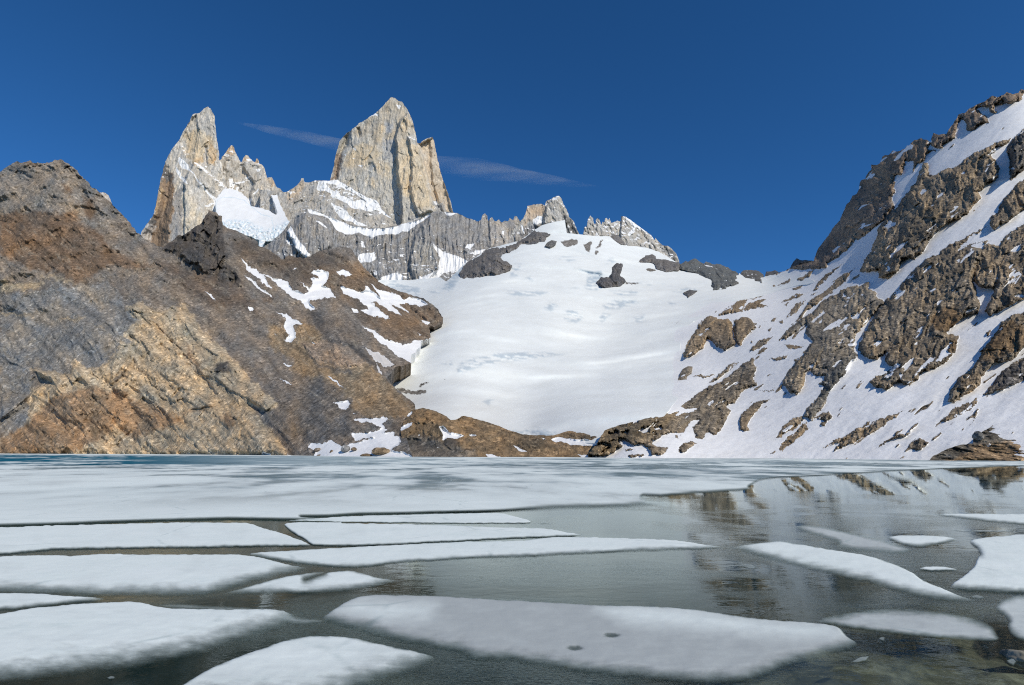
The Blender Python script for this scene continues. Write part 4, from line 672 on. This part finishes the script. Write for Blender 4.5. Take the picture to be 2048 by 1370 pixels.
def bed_mat():
    t = NT('lake_bed_stones'); pos = t.n('NewGeometry').outputs['Position']
    v = t.n('TexVoronoi'); t.set(v, Vector=t.mapping(pos, (1.1, 1.1, 1.1)), Scale=1.6, Randomness=1.0)
    n = t.noise(pos, 6, 6, .65); c = t.mix(t.mr(n, .35, .65), rgb(.10, .095, .07), rgb(.36, .33, .25)); vs = t.n('SeparateColor'); t.l(v.outputs['Color'], vs.inputs[0]); c = t.mix(t.mr(vs.outputs[0], 0, 1, 0, .75), c, rgb(.08, .075, .06))
    p = t.set(t.n('BsdfPrincipled'), Base_Color=c, Roughness=.9); t.l(p.outputs[0], t.out.inputs[0]); return t.m
def bedz(x, y):
    d = np.clip((y - 6) * .06 - (x - 3) * .04, -.05, 3); return -.24 - d - .22 * ridged(x / 1.3, y / 1.3, .3, 3, .5) * np.clip(1 - d, 0, 1) * .6
quad('lake_bed', -40, 40, -10, 40, 0, bed_mat(), 400, 250, bedz, kind='structure', label='stony lake bed seen through the clear shallow water', category='lake bed')
M_BED = bpy.data.materials['lake_bed_stones']

# ------------------------------------------------------------------ ice
def ice_mat():
    """snow-white ice; where the sheet is thin ('thin') it turns glassy and the water shows through"""
    t = NT('lake_ice'); pos = t.n('NewGeometry').outputs['Position']
    n1 = t.noise(t.mapping(pos, (3, 7, 3)), 1.0, 7, .62); n2 = t.noise(pos, 28, 4, .6); n3 = t.noise(t.mapping(pos, (.5, 1.1, 1)), 1, 5, .6)
    th = t.attr('thick').outputs['Fac']; melt = t.attr('melt').outputs['Fac']; grey = t.attr('grey').outputs['Fac']
    col = t.mix(t.mr(n3, .3, .7), rgb(.69, .77, .74), rgb(.79, .85, .82)); col = t.mix(t.mr(n1, .35, .7), col, rgb(.77, .835, .805))
    col = t.mix(grey, col, rgb(.42, .455, .45))
    col = t.mix(t.mr(th, .75, .1, 0, .8), col, rgb(.31, .43, .41))
    vc = t.n('TexVoronoi', feature='DISTANCE_TO_EDGE'); t.set(vc, Vector=t.set(t.n('VectorMath', operation='ADD'), i0=pos, i1=t.set(t.n('TexNoise'), Vector=pos, Scale=.25, Detail=4).outputs['Color']).outputs[0], Scale=.16)
    crk = t.math('MULTIPLY', t.mr(vc.outputs[0], .0, .012, .35, 0), t.mr(n3, .45, .6)); col = t.mix(crk, col, rgb(.2, .3, .31))
    col = t.mix(melt, col, rgb(.012, .115, .175))
    a = t.math('ADD', th, t.mr(n1, .3, .7, -.05, .05)); a = t.math('ADD', a, t.mr(n2, .3, .7, -.04, .04)); a = t.mr(a, 0, 1, 0, 1, True)
    h = t.math('ADD', t.math('MULTIPLY', n1, .6), t.math('MULTIPLY', n2, .25))
    b = t.set(t.n('Bump'), Strength=.28, Distance=.02, Height=h).outputs[0]
    p = t.set(t.n('BsdfDiffuse'), Color=col, Normal=b)
    tr = t.n('BsdfTransparent'); m = t.n('MixShader'); t.l(a, m.inputs[0]); t.l(tr.outputs[0], m.inputs[1]); t.l(p.outputs[0], m.inputs[2])
    t.l(m.outputs[0], t.out.inputs[0]); return t.m
M_ICE = ice_mat()
def floe(txt, label, soft=(12, 4), top=.07, grey=0.0, step=3.0, sm=2, j=.8, holes=(), name='ice_floe', core=1.0, bright=None, **kw):
    """a floating slab: rounded top, thinning to glassy ice at the water's edge; soft = photo-pixel width of the thin rim on the near and far side"""
    poly = T(txt)
    for side in (-1, 1):                       # round off the ends that lie outside the picture
        out = poly[:, 0] < -15 if side < 0 else poly[:, 0] > 2065
        if out.any():
            k = int(np.argmax(out & ~np.roll(out, 1))); poly = np.roll(poly, -k, 0); out = np.roll(out, -k); n = int(out.sum()); a, b = poly[0], poly[n - 1]
            poly = np.concatenate([[a, a + [side * 110, .2 * (b[1] - a[1])], (a + b) / 2 + [side * 170, 0], b + [side * 120, .15 * (a[1] - b[1])], b], poly[n:]])
    if sm: poly = smooth_poly(poly, sm)
    poly = jag(poly, j, 14, 3, len(txt)) if j else densify(poly, 4)
    span = poly.max(0) - poly.min(0)
    px, py, f, be = grid(poly, max(1.2, min(step, span[0] / 30)), max(.8, min(step * .6, span[1] / 14)))
    d, bx, by = nearest(px, py, poly); on = ~inside(px, py, poly) | (d < .05); d = np.where(on, 0, d)
    near = sstep(-.5, .5, (by - py) / (np.abs(by - py) + np.abs(bx - px) * .5 + 1e-6))
    wd = soft[1] * 1.3 + (soft[0] * 1.75 - soft[1]) * near
    wd = np.minimum(wd, .75 * d.max()); nz = 1 + .35 * fbm(px / 40, py / 12, .4, 3)
    q2 = np.roll(poly, -1, 0); dxy = q2 - poly; sg = np.sign((poly[:, 0] * q2[:, 1] - q2[:, 0] * poly[:, 1]).sum()); low = -sg * dxy[:, 0] > 0   # edges that face the near side
    lim = .75 * d.max(); wn, wf = min(lim, soft[0] * 1.75), min(lim, soft[1] * 1.3)
    e = np.minimum(seg_dist(px, py, poly[low], q2[low]) / wn, seg_dist(px, py, poly[~low], q2[~low]) / wf) / nz; e = np.clip(np.where(on, 0, e), 0, 1)
    X, Y = on_water(px, py)
    k = np.clip(Y / 12, .35, 2)
    z = .006 + .34 * top * np.sqrt(e) * (1 + .18 * fbm(X / 1.6, Y / 1.6, 1.1, 3)) + .004 * fbm(X / .25, Y / .25, .2, 3) * e
    g = np.full(len(px), float(grey))
    if bright:
        for q in TS(bright): g = g * (1 - sstep(-25, 35, sdf(px, py, q, 60)))
    g = np.clip(g + .14 * fbm(px / 60, py / 18, 5.5, 4) + .25 * near * (1 - e), 0, 1)
    th = e ** .75 * core
    melt = np.zeros(len(px))
    for hx, hy, hr in holes:
        q = np.hypot((px - hx) / hr, (py - hy) / (hr * .35)); hole = sstep(1.3, .5, q + .25 * fbm(px / 8, py / 4, .3, 3)); z = z - .012 * hole; g = np.clip(g + hole, 0, 1); th = th * (1 - .62 * hole)
    P = np.stack([X, Y, z], 1)
    # underside, so that the slab has a real thickness
    bi = np.unique(be); m2 = np.full(len(P), -1); m2[bi] = np.arange(len(bi)) + len(P)
    Pb = P[bi].copy(); Pb[:, 2] = -.05
    sk = np.stack([be[:, 1], be[:, 0], m2[be[:, 0]], m2[be[:, 1]]], 1)
    at = dict(thick=th, grey=g, melt=melt); at = {a: np.concatenate([q, q[bi] * .1 if a == 'thick' else q[bi]]) for a, q in at.items()}
    o = make_mesh(name, np.concatenate([P, Pb]), np.concatenate([f, sk]), M_ICE, at, center=True)
    return link(o, label=label, category='ice floe' if name == 'ice_floe' else 'ice fragment', group='ice floes on the lake' if name == 'ice_floe' else 'loose bits of ice', **kw)
# far sheet, with blue melt strips
SHEET = T('W1 -1000,485 -500,470 0,469 200,464 400,458 600,449 850,440 1100,434 1300,428 1450,430 1600,433 2000,438 W2 0,372 150,370 300,360 500,357 700,351 1040,344 1180,339 1300,335 1500,331 1650,326 1800,316 1870,306 1908,299 1840,290 1780,278 1760,268 W3 60,296 120,285 250,274 330,268 420,261 480,258 550,250 556,243 545,232 570,215 600,200 650,192 690,186 800,180 900,177 1000,168 1100,162 1200,157 1300,150 1450,143 1600,135 1800,127 2048,121 2200,116 2200,75 1500,66 S 1700,912 1400,911 1000,911 600,909 300,907.2 0,906.2 -350,905.2')
def far_sheet():
    poly = jag(SHEET, .35, 12, 3, 5)
    ys = np.concatenate([np.arange(905.4, 925, .35), np.arange(925, 960, .8), np.arange(960, 1060, 1.6)]); xs = np.arange(-360, 2110, 4.0)
    # non-uniform rows: run the generic clipper in row space
    row = lambda y: np.interp(y, ys, np.arange(len(ys)))
    pr = poly.copy(); pr[:, 1] = row(pr[:, 1]); pr[:, 0] /= 4
    gx, gy, f, be = grid(pr, 1.0, 1.0); px = gx * 4; py = np.interp(gy, np.arange(len(ys)), ys)
    X, Y = on_water(px, py); d = np.full(len(px), 9.); bi = np.unique(be); 
    low = TS('W1 -60,480 0,470 600,450 1100,434 1300,427 2000,440 2000,380 -60,380')[0]
    dd, bx, by = nearest(px, py, SHEET); e = np.clip(dd / np.interp(py, [910, 960, 1040], [.6, 1.6, 5]) / (1 + 2.5 * sstep(950, 1150, px)), 0, 1); e[bi] = 0
    e = np.where(py < 918, np.maximum(e, .9), e)
    z = .03 + .05 * np.sqrt(e) + .01 * fbm(X / 1.5, Y / 1.5, .2, 3) * e
    lx = np.log(np.maximum(Y, 5))
    s1 = fbm(X / 16, Y / 22, .3, 5, .62); s2 = fbm(X / 60, Y / 70, 4.3, 4, .55); s3 = fbm(X / 5, Y / 9, 2.3, 4, .6)
    # open blue melt: along the far left shore, thinning towards the right
    blue = sstep(938, 922, py) * sstep(950, 250, px) * 1.0 + .75 * sstep(948, 925, py) * sstep(200, 480, px) * sstep(1500, 700, px) + .5 * sstep(935, 918, py) * sstep(900, 1300, px) * sstep(2000, 1500, px)
    blue = np.maximum(blue, 1.2 * sstep(0, 1.2, sdf(px, py, T('W3 480,103 700,96 1000,93 1280,96 1100,103 800,108 560,108'), 4)))
    blue = np.maximum(blue, .55 * sstep(900, 1200, px) * sstep(1010, 955, py) * sstep(2000, 1500, px)); blue = np.maximum(blue, .35 * sstep(1000, 945, py) * sstep(200, 600, px))
    shore = sstep(1.4, .5, py - np.interp(px, [0, 600, 1000, 1400, 1700, 2048], [908.6, 911.8, 915.5, 918, 919, 922])) * sstep(2100, 1500, px)
    m = sstep(.15, .95, blue + .3 * fbm(X / 26, Y / 3.5, 6.1, 3) + (.7 * s1 + .4 * s2 + .4 * s3) * sstep(1030, 945, py) - .03) * (1 - shore)
    m = np.maximum(m, .16 * sstep(-.4, .6, s2 + .6 * s1) * sstep(1045, 960, py) * (1 - shore)); m = m * (1 - .5 * sstep(200, 650, px)); grey = np.clip(.12 + .45 * sstep(-.1, .5, s2 + .6 * s1) * sstep(1020, 930, py) + .35 * s3 * sstep(1045, 960, py), 0, 1) * sstep(1060, 990, py) + .12 * s1
    th = e * np.clip(1 - .38 * sstep(.0, .7, s1 + .5 * s3 + .3 * s2 + .25 * sstep(900, 1500, px)) * sstep(918, 930, py) * sstep(1035, 980, py), .3, 1)
    P = np.stack([X, Y, z], 1); m2 = np.full(len(P), -1); m2[bi] = np.arange(len(bi)) + len(P); Pb = P[bi].copy(); Pb[:, 2] = -.05
    sk = np.stack([be[:, 1], be[:, 0], m2[be[:, 0]], m2[be[:, 1]]], 1)
    at = dict(thick=th, grey=np.clip(grey, 0, 1), melt=m); at = {a: np.concatenate([q, q[bi]]) for a, q in at.items()}
    link(make_mesh('ice_sheet', np.concatenate([P, Pb]), np.concatenate([f, sk]), M_ICE, at), label='unbroken white ice sheet with blue melt strips covering the far half of the lake', category='ice sheet')
far_sheet()
floe('W2 -110,389 0,381 300,362 500,359 700,353 900,349 1038,348 1070,358 1120,372 1180,388 1190,398 1130,404 800,404 500,400 200,396 0,392', 'thin wedge of ice just in front of the far ice sheet, sharp tip over water', (1, 1), .06, sm=1)
floe('W1 -80,476 0,473 150,468 300,462 500,458 800,450 1000,447 1200,445 1400,447 1440,452 1470,466 1530,486 1560,494 1620,512 1700,542 1772,570 1770,578 1500,583 1000,590 600,596 300,600 100,622 -80,632', 'long white floe on the left whose right end is cut by a dark diagonal crack', (2.5, 1), .10, sm=0, j=.9)
floe('W1 1608,446 1800,444 2000,445 W2 200,404 400,405 700,411 1000,424 1200,428 1280,432 1340,446 1400,455 1460,463 1380,470 1250,474 1100,480 800,495 500,512 300,519 100,518 58,514 20,484 -20,462 -60,436', 'white floe right of the diagonal crack, tapering to a point at mid lake', (1.8, 1), .10, sm=1)
floe('W1 1365,624 1600,610 1800,598 2000,589 W2 300,524 600,509 900,496 1100,494 1200,486 1275,474 1400,472 1700,480 1900,488 2010,503 2100,516 2180,526 2100,534 2000,540 1700,549 1350,566 1100,579 900,582 800,588 700,596 500,607 330,631 200,632 120,622 0,612 -100,598', 'long narrow lens-shaped floe crossing the middle, pointing right at the diagonal floe', (5, 1.5), .09, sm=1)
floe('W1 -80,648 0,641 150,635 300,634 400,640 600,628 800,632 1000,632 1200,630 1365,630 1480,648 1560,668 1640,690 1760,705 1690,735 1550,765 1400,802 1300,832 1180,863 1050,868 900,870 600,872 400,862 200,856 -80,850', 'broad grey-white floe at the left with a wavy back edge, between two dark leads', (15, 1.5), .12, sm=0, j=.9)
floe('W1 1248,858 1330,835 1420,810 1550,770 1700,740 1900,720 W2 0,704 100,668 180,648 260,642 330,662 400,684 470,690 500,700 420,722 320,742 250,752 150,760 80,765 0,765 -60,764', 'leaf-shaped floe with a domed top between the broad left floe and the big central floe', (16, 6), .10, sm=1)
floe('W1 -80,852 100,849 200,852 300,858 420,868 520,872 610,880 560,896 480,902 400,906 320,918 250,925 150,938 0,950 -80,955', 'small flat floe squeezed at the left edge between two larger floes', (6, 2), .07, sm=1)
floe('W1 -80,985 0,975 100,956 200,936 350,924 500,912 650,905 780,901 850,922 1000,944 1250,950 1500,946 1610,953 1660,972 1690,995 1650,1030 1500,1092 1400,1122 1200,1190 1000,1232 850,1262 700,1287 550,1305 400,1322 200,1348 -80,1372', 'largest bright white floe in the left foreground, with a frayed bubbly front rim', (38, 3), .13, sm=1, step=3.5)
floe('W1 860,915 1000,905 1150,915 1400,925 1650,950 1700,985 1860,1000 1880,1015 1700,1035 1600,1010 1300,950 1000,945', 'faint glassy shelf of thin ice behind the tip of the bright left floe', (14, 10), .01, .3, core=.5)
floe('W2 -640,1260 -560,1205 -470,1155 -370,1110 -270,1075 -180,1042 -60,1000 20,986 90,981 200,985 280,994 330,1005 450,1035 550,1052 620,1068 700,1092 690,1122 600,1162 450,1205 330,1245 200,1290 0,1340 -640,1340', 'domed floe cut off by the bottom edge, left of centre', (30, 8), .12, sm=1, grey=.2, step=3.5, bright='W2 -400,1150 -100,1010 300,1010 200,1150')
floe('W2 105,892 140,865 180,840 230,808 280,786 330,774 380,770 600,775 800,784 1000,795 1200,806 1400,818 1600,827 W3 0,888 120,896 250,905 380,925 500,945 650,962 800,974 950,985 1030,1000 1060,1030 1085,1060 1150,1098 1120,1118 1080,1132 1000,1150 900,1180 800,1205 720,1232 660,1258 600,1282 530,1300 450,1312 300,1316 150,1312 0,1292 W2 1650,1195 1500,1178 1380,1160 1250,1140 1150,1122 1080,1110 980,1112 900,1108 820,1070 760,1058 700,1048 600,1030 500,1008 400,985 300,958 200,930 130,912',
     'largest grey floe at the bottom centre, with two small melt holes', (16, 5), .12, grey=1.0, sm=1, step=4, holes=((1223, 1276, 17), (1150, 1302, 17)), bright='W3 -280,905 0,890 300,915 700,975 1000,1000 1060,1060 800,1080 300,1030 0,1010 -200,970; W2 150,860 300,800 700,830 650,900 400,920')
floe('W3 905,972 930,955 960,940 1060,926 1200,900 1400,892 1550,905 1700,928 1800,955 1870,985 1890,1010 1905,1045 1918,1072 1850,1082 1700,1072 1600,1066 1450,1050 1300,1036 1200,1018 1100,1008 1000,990', 'dull grey half-sunk floe right of the big central floe', (6, 22), .05, grey=.8, sm=1, core=.95)
floe('W3 438,569 500,550 600,538 680,530 730,530 790,540 900,560 1050,584 1200,610 1330,650 1400,682 1450,708 1480,735 1540,765 1600,790 1700,830 1800,862 1740,864 1600,858 1450,832 1350,806 1290,788 1215,765 1190,752 1130,750 1000,716 850,682 720,650 600,612 500,586', 'bright white diagonal floe sloping down to the right in open water', (12, 4), .11, sm=1)
floe('W3 790,452 810,440 850,434 900,436 1000,455 1100,480 1200,500 1300,525 1380,553 1440,574 1420,590 1380,602 1280,596 1180,588 1100,580 1000,562 1040,540 950,512 850,482', 'thin grey translucent strip of ice behind the diagonal floe', (12, 6), .02, .7, core=.85)
floe('W3 1288,508 1330,500 1380,496 1500,496 1600,502 1650,510 1695,522 1650,533 1600,545 1540,556 1480,564 1440,562 1400,555 1340,535', 'small white oval floe touching the grey translucent strip', (5, 2), .09, sm=1)
floe('W3 1462,679 1500,671 1550,667 1620,670 1660,678 1690,686 1650,691 1600,693 1520,692', 'smallest white oval floe, alone in dark water left of the scalloped floe', (2.5, 1.5), .06, sm=1, step=2)
floe('W3 1535,380 1600,377 1700,375 1850,377 2110,379 2110,447 2048,441 1900,428 1780,414 1650,399', 'pointed white floe entering from the right edge, farthest of the right-hand floes', (4, 2), .08, sm=1)
floe('W3 1742,533 1770,522 1820,514 1900,505 1980,498 2060,492 2110,490 2110,820 2060,818 1950,816 1850,811 1750,805 1680,795 1635,786 1670,760 1700,740 1735,712 1770,680 1788,640 1805,605 1800,590 1785,570 1760,552', 'thick white floe at the right edge with a scalloped concave left side', (7, 2), .15, sm=0, j=.9)
floe('W3 1885,895 1905,870 1930,850 1965,835 2000,825 2060,820 2100,818 2100,1095 2060,1088 2010,1068 1980,1050 1958,1020 1953,990 1965,965 1930,935 1905,918', 'pale grey floe at the right edge, in front of the scalloped floe', (8, 10), .06, grey=.55, sm=1, core=.9)
floe('W3 1655,470 1680,462 1720,470 1850,465 1950,468 2015,473 1950,478 1800,478 1700,476', 'thin grey sliver of ice near the right edge, below the pointed floe', (3, 2), .02, .6, core=.7, sm=1)
floe('W1 1360,624 1500,614 1700,603 2000,588 2000,600 1800,625 1600,655 1480,645', 'faint glassy rim in the dark lead left of the lens-shaped floe', (5, 5), .008, .4, core=.4)
for txt, lab in [('W3 1743,832 1770,824 1792,820 1840,838 1800,846 1770,842', 'small triangular ice chip near the tip of the diagonal floe'), ('W3 1250,1062 1272,1052 1292,1055 1282,1078 1262,1072', 'ice chip just below the near edge of the dull half-sunk floe'), 
                 ('W3 1098,1188 1150,1165 1205,1155 1185,1185 1130,1195', 'flat ice flake by the right tip of the big central floe'), ('W3 1948,1182 1985,1168 2010,1190 1990,1212 1965,1200', 'ice chip beside the dark stone at the right edge'), 
                 ('W3 488,660 520,652 565,657 580,668 570,684 530,676', 'broken clear ice splinters in open water below the lens-shaped floe'), ('W1 608,1332 635,1322 660,1328 650,1340 625,1342', 'tiny bubble-white ice bit in the dark lead at the lower left'), ('W3 955,438 965,432 975,436 962,441', 'tiny white ice bit at the back edge of the translucent strip'), ('W2 1200,400 1250,396 1295,404 1240,407', 'thin dark-edged ice chip at the tip of the thin wedge')]:
    floe(txt, lab, (1.6, 1.2), .012, .9, core=.5, step=1.4, sm=0, j=1.2, name='ice_chip')
# a dark stone breaking the surface at the right edge
def shore_stone(px, py, wpx, hpx, lab, seed, zc=-.02):
    x, y = [float(t) for t in on_water(np.array([px]), np.array([py]))]; s = y / F
    import bmesh
    bm = bmesh.new(); bmesh.ops.create_icosphere(bm, subdivisions=4, radius=1); co = np.array([q.co[:] for q in bm.verts]); tri = np.array([[q.index for q in f_.verts] for f_ in bm.faces]); bm.free()
    co = co * (1 + .3 * fbm(co[:, 0] + seed, co[:, 1], co[:, 2], 3) + .08 * ridged(co[:, 0] * 3 + seed, co[:, 1] * 3, co[:, 2] * 3, 3))[:, None]
    P = co * np.array([wpx * s, wpx * s * 1.2, hpx * s]) + np.array([x, y, zc])
    link(make_mesh('shore_stone', P, tri, M_BED, center=True), label=lab, category='stone')
shore_stone(2046, 1316, 26, 14, 'dark wet stone breaking the surface at the right edge', 1.0)
# ------------------------------------------------------------------ thin cirrus streak behind the tower
def cirrus(name, pts, widths, Y, label, dens):
    c = np.array(pts, float); px = np.linspace(c[0, 0], c[-1, 0], 40); py = np.interp(px, c[:, 0], c[:, 1]); wd = np.interp(px, c[:, 0], widths)
    u, v = uv(px, py); s = Y / F; n = 16; P = []
    for k in range(n):
        a = 2 * math.pi * k / n; P.append(np.stack([u * Y, Y + 260 * wd / max(widths) * math.cos(a), CAMH + v * Y + wd * s * math.sin(a)], 1))
    P = np.stack(P, 1).reshape(-1, 3); f = [[i * n + k, i * n + (k + 1) % n, (i + 1) * n + (k + 1) % n, (i + 1) * n + k] for i in range(39) for k in range(n)]
    t = NT(name); pos = t.n('NewGeometry').outputs['Position']; tc = t.n('TexCoord').outputs['Object']
    a = t.noise(t.mapping(tc, (1 / 1100, 1 / 300, 1 / 38), (0, math.radians(9), 0)), 1, 6, .62, .4); a2 = t.noise(t.mapping(tc, (1 / 1800, 1 / 600, 1 / 240)), 1, 3, .5)
    gs = t.n('SeparateXYZ'); t.l(t.n('TexCoord').outputs['Generated'], gs.inputs[0]); gx, gz = gs.outputs[0], gs.outputs[2]
    line = t.math('ADD', t.math('MULTIPLY', gx, t.math('SUBTRACT', t.math('MULTIPLY', gx, .42), 1.35)), 1.0)
    fall = t.mr(t.math('ABSOLUTE', t.math('SUBTRACT', gz, line)), .085, .0, 0, 1, True)
    d = t.math('MULTIPLY', t.math('MULTIPLY', t.mr(a, .40, .72, .05, 1, True), t.mr(a2, .3, .6, .35, 1)), t.math('MULTIPLY', fall, dens))
    vol = t.set(t.n('VolumePrincipled'), Color=rgb(.92, .95, 1), Density=d, Anisotropy=.35); t.l(vol.outputs[0], t.out.inputs['Volume'])
    link(make_mesh(name, P, f, t.m, center=True), label=label, category='cloud')
cirrus('cirrus_cloud', [(470, 244), (540, 260), (620, 276), (700, 297), (790, 312), (880, 333), (960, 340), (1040, 354), (1110, 362), (1200, 374)], [1, 7, 10, 13, 14, 17, 19, 14, 9, 1], 7500, 'thin wispy cloud streak crossing the blue sky behind the tallest tower', .0075)
